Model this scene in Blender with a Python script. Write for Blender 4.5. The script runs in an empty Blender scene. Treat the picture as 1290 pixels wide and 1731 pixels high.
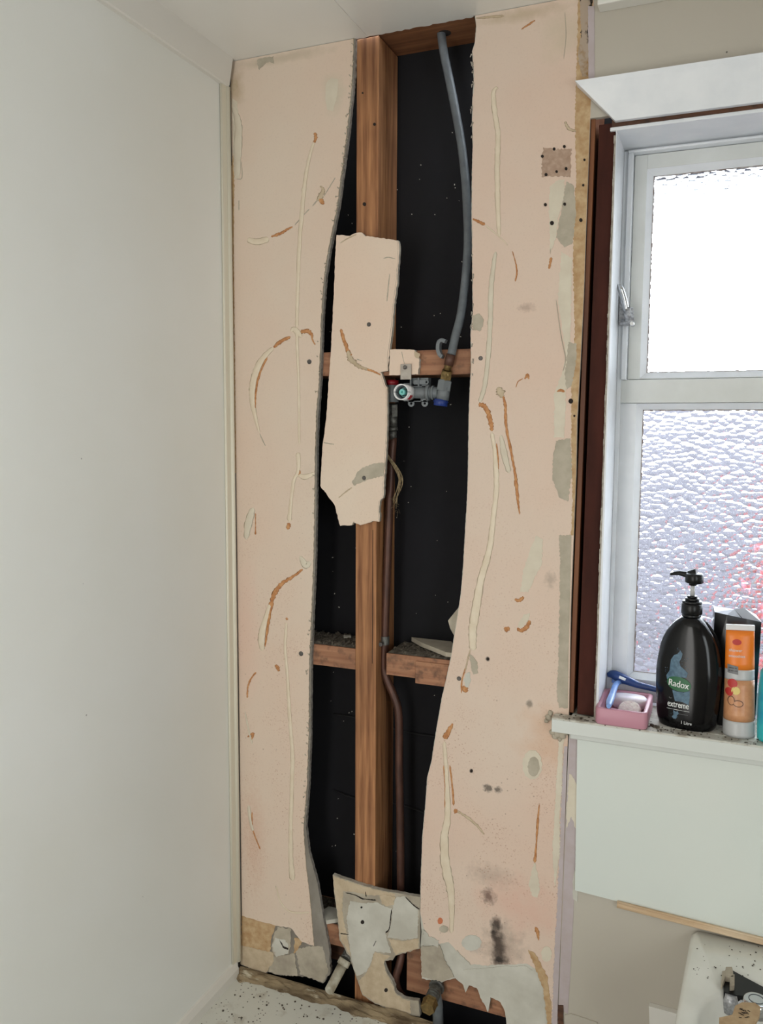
import bpy, bmesh, math, random
from mathutils import Vector, Matrix, noise
random.seed(7)
SC = bpy.context.scene
COL = SC.collection

# ---------------------------------------------------------------- camera
YAW, PITCH, ROLL = 0.39136997, -0.10095517, -0.00521662
CAM = Vector((0.98992594, -1.54979508, 1.66895274))
FPX, PCX, PCY, IMW, IMH = 1408.5, 645.0, 865.5, 1290, 1731
_R = Matrix.Rotation(YAW, 3, 'Z') @ Matrix.Rotation(PITCH, 3, 'X') @ Matrix(((math.cos(ROLL), 0, math.sin(ROLL)), (0, 1, 0), (-math.sin(ROLL), 0, math.cos(ROLL))))
cd = bpy.data.cameras.new('camera'); cam = bpy.data.objects.new('camera', cd); COL.objects.link(cam)
cam.location = CAM
rx, up, fw = _R @ Vector((1, 0, 0)), _R @ Vector((0, 0, 1)), _R @ Vector((0, 1, 0))
cam.rotation_euler = Matrix((( rx.x, up.x, -fw.x), (rx.y, up.y, -fw.y), (rx.z, up.z, -fw.z))).to_euler()
cd.sensor_fit = 'VERTICAL'; cd.sensor_height = 36.0; cd.lens = 36.0 * FPX / IMH; cd.clip_start = 0.02
SC.camera = cam

def at(px, py, Y=None, X=None, Z=None):
    """the point of a plane (Y, X or Z given, metres) seen at a pixel of the photograph"""
    d = _R @ Vector((px - PCX, FPX, -(py - PCY)))
    if Y is not None: t = (Y - CAM.y) / d.y
    elif X is not None: t = (X - CAM.x) / d.x
    else: t = (Z - CAM.z) / d.z
    return CAM + d * t

# ---------------------------------------------------------------- light
SC.view_settings.view_transform = 'Standard'; SC.view_settings.look = 'None'
SC.view_settings.gamma = 1.0; SC.view_settings.use_curve_mapping = False
SC.view_settings.exposure = 0.28
W = bpy.data.worlds.new('overcast_sky'); SC.world = W; W.use_nodes = True
bg = W.node_tree.nodes['Background']; bg.inputs[0].default_value = (0.86, 0.93, 1.0, 1); bg.inputs[1].default_value = 8.0

def area(name, loc, target, sx, sy, power, color):
    l = bpy.data.lights.new(name, 'AREA'); l.shape = 'RECTANGLE'; l.size = sx; l.size_y = sy; l.energy = power; l.color = color
    o = bpy.data.objects.new(name, l); COL.objects.link(o); o.location = loc
    o.rotation_euler = (Vector(target) - Vector(loc)).to_track_quat('-Z', 'Y').to_euler()
    return o
area('rear_fill_light', (0.27, -2.36, 1.25), (0.40, 0, 1.25), 0.42, 2.0, 11.5, (1.0, 0.985, 0.955))  # added fill lamp behind the camera; the front wall has no doorway
area('side_fill_light', (1.97, -1.62, 1.35), (0, -1.15, 1.25), 0.9, 1.2, 15.5, (0.90, 0.97, 1.0))  # cool lamp added to brighten the left wall; no window exists there

# ---------------------------------------------------------------- materials
def lin(c):
    return tuple((v / 12.92 if v <= .04045 else ((v + .055) / 1.055) ** 2.4) for v in (x / 255 for x in c))
class MT:
    def __init__(s, name):
        s.m = bpy.data.materials.new(name); s.m.use_nodes = True; s.t = s.m.node_tree; s.t.nodes.clear()
        s.out = s.n('ShaderNodeOutputMaterial'); s.b = s.n('ShaderNodeBsdfPrincipled'); s.l(s.b.outputs[0], s.out.inputs[0])
        s.pos = s.n('ShaderNodeNewGeometry').outputs['Position']
    def n(s, k): return s.t.nodes.new(k)
    def l(s, a, b): s.t.links.new(a, b)
    def mapped(s, sc):
        v = s.n('ShaderNodeVectorMath'); v.operation = 'MULTIPLY'; s.l(s.pos, v.inputs[0]); v.inputs[1].default_value = sc; return v.outputs[0]
    def noise(s, scale, det=4, sc=None, rough=.55, dist=0):
        x = s.n('ShaderNodeTexNoise'); x.inputs['Scale'].default_value = scale; x.inputs['Detail'].default_value = det
        x.inputs['Roughness'].default_value = rough; x.inputs['Distortion'].default_value = dist
        s.l(s.mapped(sc) if sc else s.pos, x.inputs['Vector']); return x.outputs[0]
    def ramp(s, fac, a, b):
        r = s.n('ShaderNodeMapRange'); s.l(fac, r.inputs[0]); r.inputs[1].default_value = a; r.inputs[2].default_value = b; return r.outputs[0]
    def math(s, op, a, b=None):
        m = s.n('ShaderNodeMath'); m.operation = op
        for i, v in enumerate((a, b)):
            if v is None: continue
            if isinstance(v, (int, float)): m.inputs[i].default_value = v
            else: s.l(v, m.inputs[i])
        return m.outputs[0]
    def mix(s, fac, a, b):
        m = s.n('ShaderNodeMix'); m.data_type = 'RGBA'
        if isinstance(fac, (int, float)): m.inputs[0].default_value = fac
        else: s.l(fac, m.inputs[0])
        for i, v in ((6, a), (7, b)):
            if isinstance(v, tuple): m.inputs[i].default_value = (*v, 1)
            else: s.l(v, m.inputs[i])
        return m.outputs[2]
    def color(s, c):
        if isinstance(c, tuple): s.b.inputs['Base Color'].default_value = (*c, 1)
        else: s.l(c, s.b.inputs['Base Color'])
    def bump(s, h, st, dist=.002):
        b = s.n('ShaderNodeBump'); b.inputs['Strength'].default_value = st; b.inputs['Distance'].default_value = dist
        s.l(h, b.inputs['Height']); s.l(b.outputs[0], s.b.inputs['Normal'])
    def set(s, **k):
        for a, v in k.items(): s.b.inputs[a.replace('_', ' ')].default_value = v
        return s
    def dots(s, scale, r0, mask_scale=6, m0=.5, m1=.6):
        v = s.n('ShaderNodeTexVoronoi'); v.inputs['Scale'].default_value = scale; s.l(s.pos, v.inputs['Vector'])
        d = s.ramp(v.outputs['Distance'], r0, r0 * .55)
        k = s.ramp(s.noise(mask_scale, 3), m0, m1)
        return s.math('MULTIPLY', d, k)
    def blob(s, c, rx, rz, nscale=60, soft=.6):
        """an irregular stain round a point of the wall"""
        v = s.n('ShaderNodeVectorMath'); v.operation = 'SUBTRACT'; s.l(s.pos, v.inputs[0]); v.inputs[1].default_value = c
        w = s.n('ShaderNodeVectorMath'); w.operation = 'DIVIDE'; s.l(v.outputs[0], w.inputs[0]); w.inputs[1].default_value = (rx, .3, rz)
        L = s.n('ShaderNodeVectorMath'); L.operation = 'LENGTH'; s.l(w.outputs[0], L.inputs[0])
        d = s.math('ADD', L.outputs[1], s.math('MULTIPLY', s.math('SUBTRACT', s.noise(nscale, 6), .5), 1.6))
        return s.ramp(d, 1.0, 1.0 - soft)

def simple(name, rgb, rough=.55, rgb2=None, scale=8, det=4, sc=None, bump=0, bscale=60, lo=.35, hi=.65, **k):
    s = MT(name); c = lin(rgb)
    if rgb2: s.color(s.mix(s.ramp(s.noise(scale, det, sc), lo, hi), c, lin(rgb2)))
    else: s.color(c)
    s.set(Roughness=rough, **k)
    if bump: s.bump(s.noise(bscale, 5), bump)
    return s.m

def wood(name, a, b, axis='Z', rough=.7, dirt=None, knots=True):
    s = MT(name); st = {'Z': (1, 1, .045), 'X': (.045, 1, 1)}[axis]
    st2 = {'Z': (1, 1, .10), 'X': (.10, 1, 1)}[axis]
    w = s.n('ShaderNodeTexWave'); w.wave_type = 'RINGS'; w.rings_direction = axis; w.inputs['Scale'].default_value = 16
    w.inputs['Distortion'].default_value = 7; w.inputs['Detail'].default_value = 3; w.inputs['Detail Scale'].default_value = 1.4
    s.l(s.mapped(st2), w.inputs['Vector'])
    g = s.noise(190, 5, st); g2 = s.noise(5, 3)
    f = s.math('ADD', s.math('MULTIPLY', w.outputs[1], .42), s.math('MULTIPLY', s.ramp(g, .36, .66), .54))
    c = s.mix(f, lin(a), lin(b))
    c = s.mix(s.math('MULTIPLY', s.ramp(g2, .45, .75), .45), c, lin(tuple(int(v * .62) for v in b)))
    if dirt: c = s.mix(s.math('MULTIPLY', s.ramp(s.noise(55, 6), .5, .68), .75), c, lin(dirt))
    s.color(c); s.set(Roughness=rough); s.bump(g, .35, .001); return s.m

# painted linings
def panel_mat(name, a, b, rough, specks=.5):
    s = MT(name); c = s.mix(s.ramp(s.noise(2.2, 3), .35, .7), lin(a), lin(b))
    c = s.mix(s.math('MULTIPLY', s.dots(11, .022, 4, .5, .52), specks), c, lin((70, 66, 62)))
    s.color(c); s.set(Roughness=rough); s.bump(s.noise(9, 3), .05, .01); return s.m
M = {}
M['wall'] = panel_mat('satin_white_shower_lining', (240, 241, 237), (236, 236, 229), .36)
M['ceiling'] = panel_mat('gloss_white_ceiling_lining', (238, 237, 232), (232, 230, 224), .2)
M['trimw'] = simple('white_trim_paint', (228, 225, 218), .4)
M['cream'] = simple('cream_corner_mould', (228, 222, 204), .35)
M['sheet'] = panel_mat('pale_green_white_sheet', (214, 221, 215), (219, 222, 215), .5, .7)
M['taupe'] = panel_mat('taupe_painted_wall', (190, 183, 170), (182, 174, 161), .6, .8)
M['room'] = simple('room_paint', (205, 200, 190), .7)
M['floor'] = simple('grey_vinyl_floor', (120, 112, 102), .6, (100, 94, 86), 20)
M['winpaint'] = simple('white_window_gloss', (234, 236, 239), .35, (226, 229, 233), 20, bump=.05, bscale=40)
M['winold'] = simple('greyed_window_paint', (220, 222, 220), .4, (212, 214, 211), 14, bump=.06, bscale=40)
M['crumb'] = simple('flaking_paint_edge', (186, 180, 168), .85, (140, 130, 118), 90, bump=.5, bscale=160)
M['putty'] = simple('old_putty', (188, 184, 184), .85, (122, 104, 96), 70, bump=.5, bscale=120)

def board(name, base, stains):
    s = MT(name)
    c = s.mix(s.ramp(s.noise(3.0, 4), .35, .7), lin(base), lin(tuple(int(v * f) for v, f in zip(base, (1.0, .965, .95)))))
    c = s.mix(s.math('MULTIPLY', s.ramp(s.noise(260, 2), .55, .8), .12), c, lin((150, 128, 112)))
    sep = s.n('ShaderNodeSeparateXYZ'); s.l(s.pos, sep.inputs[0])
    low = s.ramp(sep.outputs[2], 1.75, .95)
    for sca, r, ms, m0, col, k in ((150, .26, 7, .45, (176, 132, 106), .55), (70, .12, 9, .5, (140, 114, 98), .65), (230, .32, 12, .5, (178, 134, 108), .45)):
        c = s.mix(s.math('MULTIPLY', s.math('MULTIPLY', s.dots(sca, r, ms, m0, m0 + .12), low), k), c, lin(col))
    for (px, py, rx_, rz, col, k, soft, ns) in stains:
        p = at(px, py, Y=0)
        c = s.mix(s.math('MULTIPLY', s.blob(p, rx_, rz, ns, soft), k), c, lin(col))
    s.color(c); s.set(Roughness=.8); s.bump(s.noise(120, 4), .12, .001); return s.m
M['pinkL'] = board('pink_paper_left', (221, 203, 185), [
    (395, 150, .03, .05, (190, 168, 140), .8, .8, 30), (470, 100, .16, .012, (196, 180, 158), .7, .8, 40), (565, 165, .03, .05, (200, 190, 168), .8, .8, 18),
    (430, 1420, .035, .16, (196, 140, 112), .28, .9, 120), (415, 1050, .04, .2, (224, 184, 166), .4, .9, 12), (600, 120, .012, .2, (200, 184, 160), .7, .9, 30),
    (520, 800, .02, .025, (214, 196, 178), .7, .8, 20)])
M['pinkC'] = board('pink_paper_middle', (227, 208, 189), [])
M['pinkR'] = board('pink_paper_right', (221, 201, 184), [
    (842, 1592, .016, .055, (36, 33, 30), 1.0, .8, 70), (826, 1515, .018, .022, (58, 52, 47), .85, .8, 110), (838, 1560, .013, .02, (40, 36, 33), .9, .8, 90),
    (835, 1578, .009, .02, (34, 31, 28), 1, .8, 70), (847, 1606, .012, .03, (30, 27, 25), 1, .8, 90), (845, 1622, .022, .018, (30, 27, 25), 1, .8, 80), (850, 1600, .05, .06, (118, 100, 88), .5, .9, 60), (830, 1480, .06, .03, (140, 118, 104), .35, .9, 100),
    (880, 1530, .1, .07, (222, 168, 148), .45, .9, 22), (825, 1332, .012, .01, (84, 76, 68), .8, .6, 200), (842, 1335, .01, .008, (84, 76, 68), .8, .6, 200),
    (797, 1303, .0045, .005, (60, 40, 30), 1, .5, 40), (825, 1114, .005, .006, (50, 42, 36), 1, .5, 40), (895, 1190, .009, .01, (110, 102, 92), .7, .7, 90),
    (930, 980, .014, .02, (150, 134, 120), .45, .8, 120), (930, 1250, .07, .08, (214, 172, 140), .5, .9, 30), (890, 520, .02, .01, (150, 124, 110), .5, .8, 160),
    (800, 1600, .025, .018, (190, 176, 164), .8, .7, 70), (880, 25, .1, .014, (196, 176, 150), .8, .8, 50), (950, 60, .05, .05, (206, 190, 166), .6, .8, 30)])
M['core'] = simple('gypsum_core_grey_white', (192, 186, 174), .9, (160, 152, 140), 60, bump=.5, bscale=180)
M['corebeige'] = simple('bared_beige_backing', (188, 178, 160), .9, (158, 148, 132), 22, 6, bump=.3, bscale=140)
M['corewhite'] = simple('bared_white_backing', (206, 203, 192), .9, (186, 182, 170), 14, bump=.2, bscale=120)
M['underlayer'] = simple('grey_peeled_underlayer', (150, 144, 134), .9, (118, 110, 100), 16, 6, sc=(1, 1, .6), bump=.3, bscale=120)
M['edge'] = simple('cut_board_edge', (158, 154, 148), .9, (116, 110, 104), 120, bump=.6, bscale=220)
M['bead'] = simple('dried_pale_adhesive', (228, 213, 190), .45, (220, 203, 178), 40, bump=.2, bscale=120)
M['beadg'] = simple('greenish_white_filler', (218, 208, 188), .65, (210, 198, 178), 26, bump=.2, bscale=120)
M['ochre'] = simple('torn_ochre_paper', (206, 152, 102), .75, (174, 114, 68), 110, bump=.3, bscale=160)
M['tan'] = simple('torn_tan_paper', (203, 185, 158), .8, (186, 166, 138), 50, bump=.3, bscale=160)
M['ochrestrip'] = simple('ochre_stained_joint', (200, 172, 134), .85, (176, 140, 98), 60, 6, bump=.4, bscale=160)
M['greyfill'] = simple('grey_cement_filler', (186, 176, 158), .9, (172, 162, 144), 40, bump=.2, bscale=160)
M['brownpatch'] = simple('old_brown_glue_patch', (186, 160, 140), .85, (166, 138, 118), 90, bump=.3, bscale=120)
M['lilac'] = simple('lilac_old_paint', (190, 178, 180), .75, (184, 170, 168), 40)
s = MT('moulded_lilac_strip')
c = s.mix(s.ramp(s.noise(28, 6), .5, .6), lin((176, 158, 140)), lin((150, 116, 72)))
c = s.mix(s.ramp(s.noise(60, 6, (1, 1, .5)), .56, .62), c, lin((34, 26, 22))); s.color(c); s.set(Roughness=.9); M['mould'] = s.m
M['green'] = simple('old_green_paint', (140, 160, 138), .6)
M['redspot'] = simple('orange_red_spot', (204, 120, 82), .6)
M['hole'] = simple('dark_hole', (40, 32, 28), .95)
M['nail'] = simple('zinc_nail_head', (104, 100, 96), .45, (80, 76, 74), 200, Metallic=.6)
M['paper'] = simple('black_building_paper', (8, 8, 13), .9, (13, 12, 19), 6, 5, bump=.5, bscale=14)
M['paperback'] = simple('black_paper_overlap', (15, 15, 17), .8)
M['stud'] = wood('rimu_stud', (186, 132, 88), (112, 66, 36), 'Z')
M['studx'] = wood('rimu_nogging', (176, 128, 96), (140, 92, 66), 'X', dirt=(96, 70, 54))
M['dark'] = wood('dark_timber', (104, 68, 46), (70, 44, 30), 'X', dirt=(40, 28, 22))
M['plate'] = wood('top_plate_timber', (150, 100, 64), (106, 66, 40), 'X')
M['brown'] = simple('brown_stained_timber', (74, 39, 31), .75, (58, 31, 25), 30, 5, sc=(1, 1, .2), bump=.2, bscale=80, Specular_IOR_Level=.15)
M['orange'] = simple('orange_brown_timber_edge', (124, 74, 40), .6, (90, 50, 28), 30, 5, sc=(1, 1, .1))
M['dust'] = simple('grey_debris_dust', (106, 98, 86), .95, (66, 58, 50), 90, 6, bump=.8, bscale=120)
s = MT('rotten_timber')
c = s.mix(s.ramp(s.noise(26, 7, (.35, 1, 1)), .4, .6), lin((150, 132, 104)), lin((92, 76, 56)))
c = s.mix(s.ramp(s.noise(60, 6, (.3, 1, 1)), .58, .66), c, lin((196, 186, 164))); s.color(c); s.set(Roughness=.95)
s.bump(s.noise(90, 6, (.3, 1, 1)), .9, .004); M['rot'] = s.m
def dirty(name, base, rough, grime, sca=50, d0=.52, k=.8):
    s = MT(name); c = lin(base)
    c = s.mix(s.math('MULTIPLY', s.ramp(s.noise(sca, 7), d0, d0 + .14), k), c, lin(grime))
    c = s.mix(s.dots(120, .22, 14, .47, .5), c, lin((74, 62, 50)))
    c = s.mix(s.dots(55, .13, 9, .44, .5), c, lin((60, 50, 42))); s.color(c); s.set(Roughness=rough); return s.m
M['ledge'] = dirty('dusty_white_enamel', (216, 216, 207), .35, (170, 160, 142), 22, .55, .55)
M['sill'] = dirty('dusty_sill_paint', (210, 208, 198), .5, (150, 138, 120), 44, .48, .75)
M['sillnose'] = panel_mat('sill_nose_paint', (216, 219, 214), (210, 213, 208), .4)
M['basin'] = simple('white_ceramic', (234, 233, 226), .2, (226, 225, 217), 12)
M['bamboo'] = simple('raw_cream_moulding', (220, 200, 172), .6, (196, 164, 128), 20, 5, sc=(.2, 1, 1))
M['grey_pl'] = simple('grey_plastic_pipe', (92, 97, 102), .45, (104, 110, 114), 60, 5)
M['grey_fit'] = simple('grey_plastic_fitting', (112, 117, 120), .45)
M['grey_dk'] = simple('dark_grey_plastic', (84, 88, 92), .5)
M['blue_pl'] = simple('blue_plastic_cap', (34, 58, 130), .35)
M['red_pl'] = simple('red_plastic_cap', (140, 24, 36), .4)
M['white_pl'] = simple('white_plastic', (226, 224, 224), .35)
M['teal'] = simple('teal_plastic', (120, 196, 188), .4)
M['sticker'] = simple('red_sticker', (196, 40, 52), .5)
M['brass'] = simple('aged_brass', (146, 122, 78), .4, (112, 94, 60), 120, Metallic=.65)
M['copper'] = simple('oxidised_copper', (98, 66, 54), .45, (74, 50, 42), 60, 5, sc=(1, 1, .3), Metallic=.35)
M['galv'] = simple('galvanised_iron', (120, 120, 116), .5, (84, 82, 78), 140, Metallic=.6)
M['oldwhite'] = simple('old_white_pipe_sleeve', (200, 196, 180), .5, (150, 140, 120), 46, bump=.2, bscale=90)
M['strap'] = simple('pale_metal_strap', (180, 172, 162), .45, (160, 150, 140), 60, Metallic=.2)
M['jute'] = simple('frayed_jute', (150, 132, 102), .95, (112, 96, 70), 200)
M['chrome'] = simple('chrome', (200, 202, 206), .12, Metallic=1.0)
M['dullchrome'] = simple('pitted_chrome', (196, 197, 200), .35, (150, 151, 156), 200, bump=.6, bscale=260, Metallic=.5)
M['black'] = simple('glossy_black_plastic', (9, 9, 11), .14, Specular_IOR_Level=.3)
M['black2'] = simple('black_pump_plastic', (13, 13, 15), .3, Specular_IOR_Level=.35)
M['blackcard'] = simple('glossy_black_card', (20, 20, 23), .28, bump=.1, bscale=30)
M['inner'] = simple('silver_inner_lining', (176, 180, 190), .35)
M['splash'] = simple('blue_grey_print', (86, 118, 138), .4, (62, 90, 112), 160)
M['gprint'] = simple('green_logo_print', (20, 92, 52), .35)
M['wprint'] = simple('white_print', (226, 228, 226), .4)
M['gyprint'] = simple('grey_print', (120, 120, 122), .5)
M['pink'] = simple('dusky_pink_plastic', (196, 140, 156), .4)
M['soap'] = simple('white_soap', (228, 222, 226), .4, (216, 206, 214), 30, bump=.1, bscale=60, Subsurface_Weight=.1)
M['soapr'] = simple('embossed_cream_soap', (232, 224, 220), .5, (214, 196, 196), 160, bump=.7, bscale=230)
M['rblue'] = simple('light_blue_plastic', (112, 152, 220), .35, (140, 172, 226), 90)
M['navy'] = simple('navy_plastic', (26, 58, 116), .35)
M['orangepl'] = simple('orange_label', (238, 128, 34), .35)
M['peach'] = simple('peach_scrub', (206, 150, 108), .35, (196, 138, 98), 120)
M['clearish'] = simple('frosted_clear_plastic', (186, 186, 186), .3)
M['redp'] = simple('strawberry_red_print', (186, 48, 44), .45)
M['yelp'] = simple('banana_yellow_print', (222, 200, 120), .45)
M['brownp'] = simple('passionfruit_brown_print', (110, 72, 52), .45)
M['turq'] = simple('turquoise_plastic', (60, 196, 196), .3, (30, 150, 180), 18)
M['dkgreen'] = simple('dark_green_plastic', (30, 82, 74), .35)
M['card'] = simple('tan_card', (186, 160, 124), .8, (170, 140, 104), 60)
M['ground'] = simple('pale_concrete_yard', (64, 61, 64), .9, (50, 46, 50), 3, 6)
M['fence'] = simple('weathered_fence', (100, 99, 106), .9, (80, 78, 84), 2)
M['leaf'] = simple('green_leaves', (70, 84, 60), .7, (96, 60, 60), 12)
M['flower'] = simple('pink_red_petals', (226, 60, 84), .6, (230, 120, 130), 20)

s = MT('hammered_glass'); s.t.nodes.remove(s.b)
gl = s.n('ShaderNodeBsdfGlass'); gl.inputs['IOR'].default_value = 1.45; gl.inputs['Roughness'].default_value = .02; gl.inputs['Color'].default_value = (.96, .98, 1, 1)
tr = s.n('ShaderNodeBsdfTransparent'); mx = s.n('ShaderNodeMixShader'); mx.inputs[0].default_value = .72
v = s.n('ShaderNodeTexVoronoi'); v.feature = 'SMOOTH_F1'; v.voronoi_dimensions = '3D'; v.inputs['Scale'].default_value = 84; v.inputs['Smoothness'].default_value = .2
s.l(s.mapped((1, 0, 1.35)), v.inputs['Vector'])
b = s.n('ShaderNodeBump'); b.inputs['Strength'].default_value = 1.0; b.inputs['Distance'].default_value = .0055
s.l(s.math('POWER', v.outputs['Distance'], 2.0), b.inputs['Height']); s.l(b.outputs[0], gl.inputs['Normal'])
s.l(tr.outputs[0], mx.inputs[1]); s.l(gl.outputs[0], mx.inputs[2]); s.l(mx.outputs[0], s.out.inputs[0]); M['glass'] = s.m
s = MT('smooth_glass_back'); s.t.nodes.remove(s.b); gl = s.n('ShaderNodeBsdfGlass'); gl.inputs['IOR'].default_value = 1.45; gl.inputs['Roughness'].default_value = .0; tr = s.n('ShaderNodeBsdfTransparent')
mx = s.n('ShaderNodeMixShader'); mx.inputs[0].default_value = .72; s.l(tr.outputs[0], mx.inputs[1]); s.l(gl.outputs[0], mx.inputs[2]); s.l(mx.outputs[0], s.out.inputs[0]); M['glassback'] = s.m

# ---------------------------------------------------------------- helpers
def link(name, bm, mats, parent=None, origin=None, smooth=False, bevel=0, world=True):
    bmesh.ops.recalc_face_normals(bm, faces=bm.faces)
    me = bpy.data.meshes.new(name); o = bpy.data.objects.new(name, me)
    for m in (mats if isinstance(mats, (list, tuple)) else [mats]): me.materials.append(M[m] if isinstance(m, str) else m)
    if parent is None:
        if origin is None:
            vs = [v.co for v in bm.verts]; lo = [min(v[i] for v in vs) for i in range(3)]; hi = [max(v[i] for v in vs) for i in range(3)]
            origin = Vector(((lo[0] + hi[0]) / 2, (lo[1] + hi[1]) / 2, lo[2]))
        bmesh.ops.translate(bm, vec=-Vector(origin), verts=bm.verts); o.location = origin
    elif world:
        r = parent; off = Vector()
        while r: off += r.location; r = r.parent
        bmesh.ops.translate(bm, vec=-off, verts=bm.verts)
    if smooth:
        for f in bm.faces: f.smooth = True
    bm.to_mesh(me); bm.free(); COL.objects.link(o)
    if parent: o.parent = parent
    if bevel:
        md = o.modifiers.new('bevel', 'BEVEL'); md.width = bevel; md.segments = 3; md.limit_method = 'ANGLE'
    return o
def empty(name, loc, rz=0):
    o = bpy.data.objects.new(name, None); o.empty_display_size = .03; COL.objects.link(o); o.location = loc; o.rotation_euler = (0, 0, rz); return o
def tag(o, label=None, cat=None, group=None, kind=None):
    for k, v in (('label', label), ('category', cat), ('group', group), ('kind', kind)):
        if v: o[k] = v
    return o
def struct(o, label=None): o['kind'] = 'structure'; return tag(o, label) if label else o

def box(bm, x0, x1, y0, y1, z0, z1, mi=0, rot=None, c=None):
    vs = [bm.verts.new((x, y, z)) for x in (x0, x1) for y in (y0, y1) for z in (z0, z1)]
    if rot: bmesh.ops.rotate(bm, cent=c or ((x0 + x1) / 2, (y0 + y1) / 2, (z0 + z1) / 2), matrix=rot, verts=vs)
    fs = [bm.faces.new([vs[i] for i in q]) for q in ((0, 1, 3, 2), (4, 6, 7, 5), (0, 4, 5, 1), (2, 3, 7, 6), (0, 2, 6, 4), (1, 5, 7, 3))]
    for f in fs: f.material_index = mi
    return vs
def B(*a, **k):
    bm = bmesh.new(); box(bm, *a, **k); return bm
def crom(pts, n=8):
    P = [Vector(p) for p in pts]; P = [P[0] * 2 - P[1]] + P + [P[-1] * 2 - P[-2]]; out = []
    for i in range(1, len(P) - 2):
        for k in range(n):
            t = k / n; a, b_, c_, d = P[i - 1], P[i], P[i + 1], P[i + 2]
            out.append(.5 * ((2 * b_) + (c_ - a) * t + (2 * a - 5 * b_ + 4 * c_ - d) * t * t + (3 * b_ - a - 3 * c_ + d) * t ** 3))
    out.append(P[-2]); return out
def tube(bm, pts, r, seg=14, mi=0, cap=True, smooth_n=0, wob=0):
    """tube along 3D points; r number or list"""
    if smooth_n:
        rr = r if isinstance(r, (list, tuple)) else [r] * len(pts)
        q = crom([(*p, a) for p, a in zip(pts, rr)], smooth_n); pts = [Vector(v[:3]) for v in q]; r = [v[3] for v in q]
    else:
        pts = [Vector(p) for p in pts]; r = r if isinstance(r, (list, tuple)) else [r] * len(pts)
    rings = []; ref = None
    for i, p in enumerate(pts):
        d = (pts[min(i + 1, len(pts) - 1)] - pts[max(i - 1, 0)]).normalized()
        if ref is None: ref = d.orthogonal().normalized()
        ref = (ref - d * ref.dot(d)).normalized(); q = d.cross(ref)
        rings.append([bm.verts.new(p + (ref * math.cos(a) + q * math.sin(a)) * r[i] * (1 + wob * random.uniform(-1, 1))) for a in (2 * math.pi * k / seg for k in range(seg))])
    for A_, B_ in zip(rings, rings[1:]):
        for k in range(seg):
            f = bm.faces.new((A_[k], A_[(k + 1) % seg], B_[(k + 1) % seg], B_[k])); f.material_index = mi; f.smooth = True
    if cap:
        for R_ in (rings[0], rings[-1]):
            f = bm.faces.new(R_); f.material_index = mi
def hexy(bm, a, b_, r, mi=0): 
    n0 = len(bm.faces); tube(bm, [a, b_], r, 6, mi); bm.faces.ensure_lookup_table()
    for f in bm.faces[n0:]: f.smooth = False
def jag(pts, amp, step=4.0, closed=True):
    out = []; n = len(pts)
    for i in range(n if closed else n - 1):
        p, q = pts[i], pts[(i + 1) % n]; a = p[2] if len(p) > 2 else amp
        L = math.hypot(q[0] - p[0], q[1] - p[1]); k = max(1, int(L / step)) if a else 1
        nx, ny = -(q[1] - p[1]) / (L or 1), (q[0] - p[0]) / (L or 1)
        for j in range(k):
            t = j / k; o = random.uniform(-a, a) if j else random.uniform(-a, a) * .3
            out.append((p[0] + (q[0] - p[0]) * t + nx * o, p[1] + (q[1] - p[1]) * t + ny * o))
    return out
def prism(bm, pts3, back, mi=0, mside=0, curl=None):
    """solid between a planar outline and its copy moved to depth 'back' (world Y)"""
    F = [bm.verts.new(p) for p in pts3]; K = [bm.verts.new((p[0], back if curl is None else p[1] + curl, p[2])) for p in pts3]
    f = bm.faces.new(F); g = bm.faces.new(list(reversed(K))); f.material_index = mi; g.material_index = mside
    n = len(F)
    for i in range(n):
        h = bm.faces.new((F[i], K[i], K[(i + 1) % n], F[(i + 1) % n])); h.material_index = mside
    f.normal_update(); g.normal_update(); bmesh.ops.triangulate(bm, faces=[f, g], ngon_method='EAR_CLIP')
def slab(name, pts, yf, yb, mats, parent=None, amp=.8, step=4):
    bm = bmesh.new(); P = [at(x, y, Y=yf) for x, y in jag(pts, amp, step)]
    P = [Vector((v.x, v.y, min(v.z, H - .0008))) for v in P]
    prism(bm, P, yb, 0, 1 if isinstance(mats, (list, tuple)) and len(mats) > 1 else 0)
    return link(name, bm, mats, parent)
def bead(name, pts, mat, parent, y0=-.0004, h=.0013, jit=.14, step=5):
    """a domed smear on the wall face: pts = (px, py, width px)"""
    q = crom([(a, b_, w) for a, b_, w in pts], max(2, int(40 / step)))
    bm = bmesh.new(); rows = []
    prof = ((-1, 0), (-.75, .75), (0, 1), (.75, .75), (1, 0))
    for i, p in enumerate(q):
        a, c_ = q[max(i - 1, 0)], q[min(i + 1, len(q) - 1)]; dx, dy = c_[0] - a[0], c_[1] - a[1]; L = math.hypot(dx, dy) or 1; nx, ny = -dy / L, dx / L
        e = .15 if i in (0, len(q) - 1) else 1; w = max(p[2], 1.0) * .5 * e
        row = []
        for u, hh in prof:
            ww = w * u * (1 + random.uniform(-jit, jit))
            P = at(p[0] + nx * ww, p[1] + ny * ww, Y=y0); row.append(bm.verts.new((P.x, y0 - h * hh * e, P.z)))
        rows.append(row)
    for r0, r1 in zip(rows, rows[1:]):
        for k in range(4): bm.faces.new((r0[k], r0[k + 1], r1[k + 1], r1[k]))
        bm.faces.new((r0[0], r1[0], r1[4], r0[4]))
    return link(name, bm, mat, parent, smooth=True)
def patch(name, pts, mat, parent, y0=-.0005, h=.0008, amp=1.0, step=2.6):
    return slab(name, pts, y0 - h, y0 + .0003, mat, parent, amp, step)
def oval(cx, cy, rx_, ry, n=14): return [(cx + rx_ * math.cos(2 * math.pi * k / n), cy + ry * math.sin(2 * math.pi * k / n)) for k in range(n)]
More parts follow.
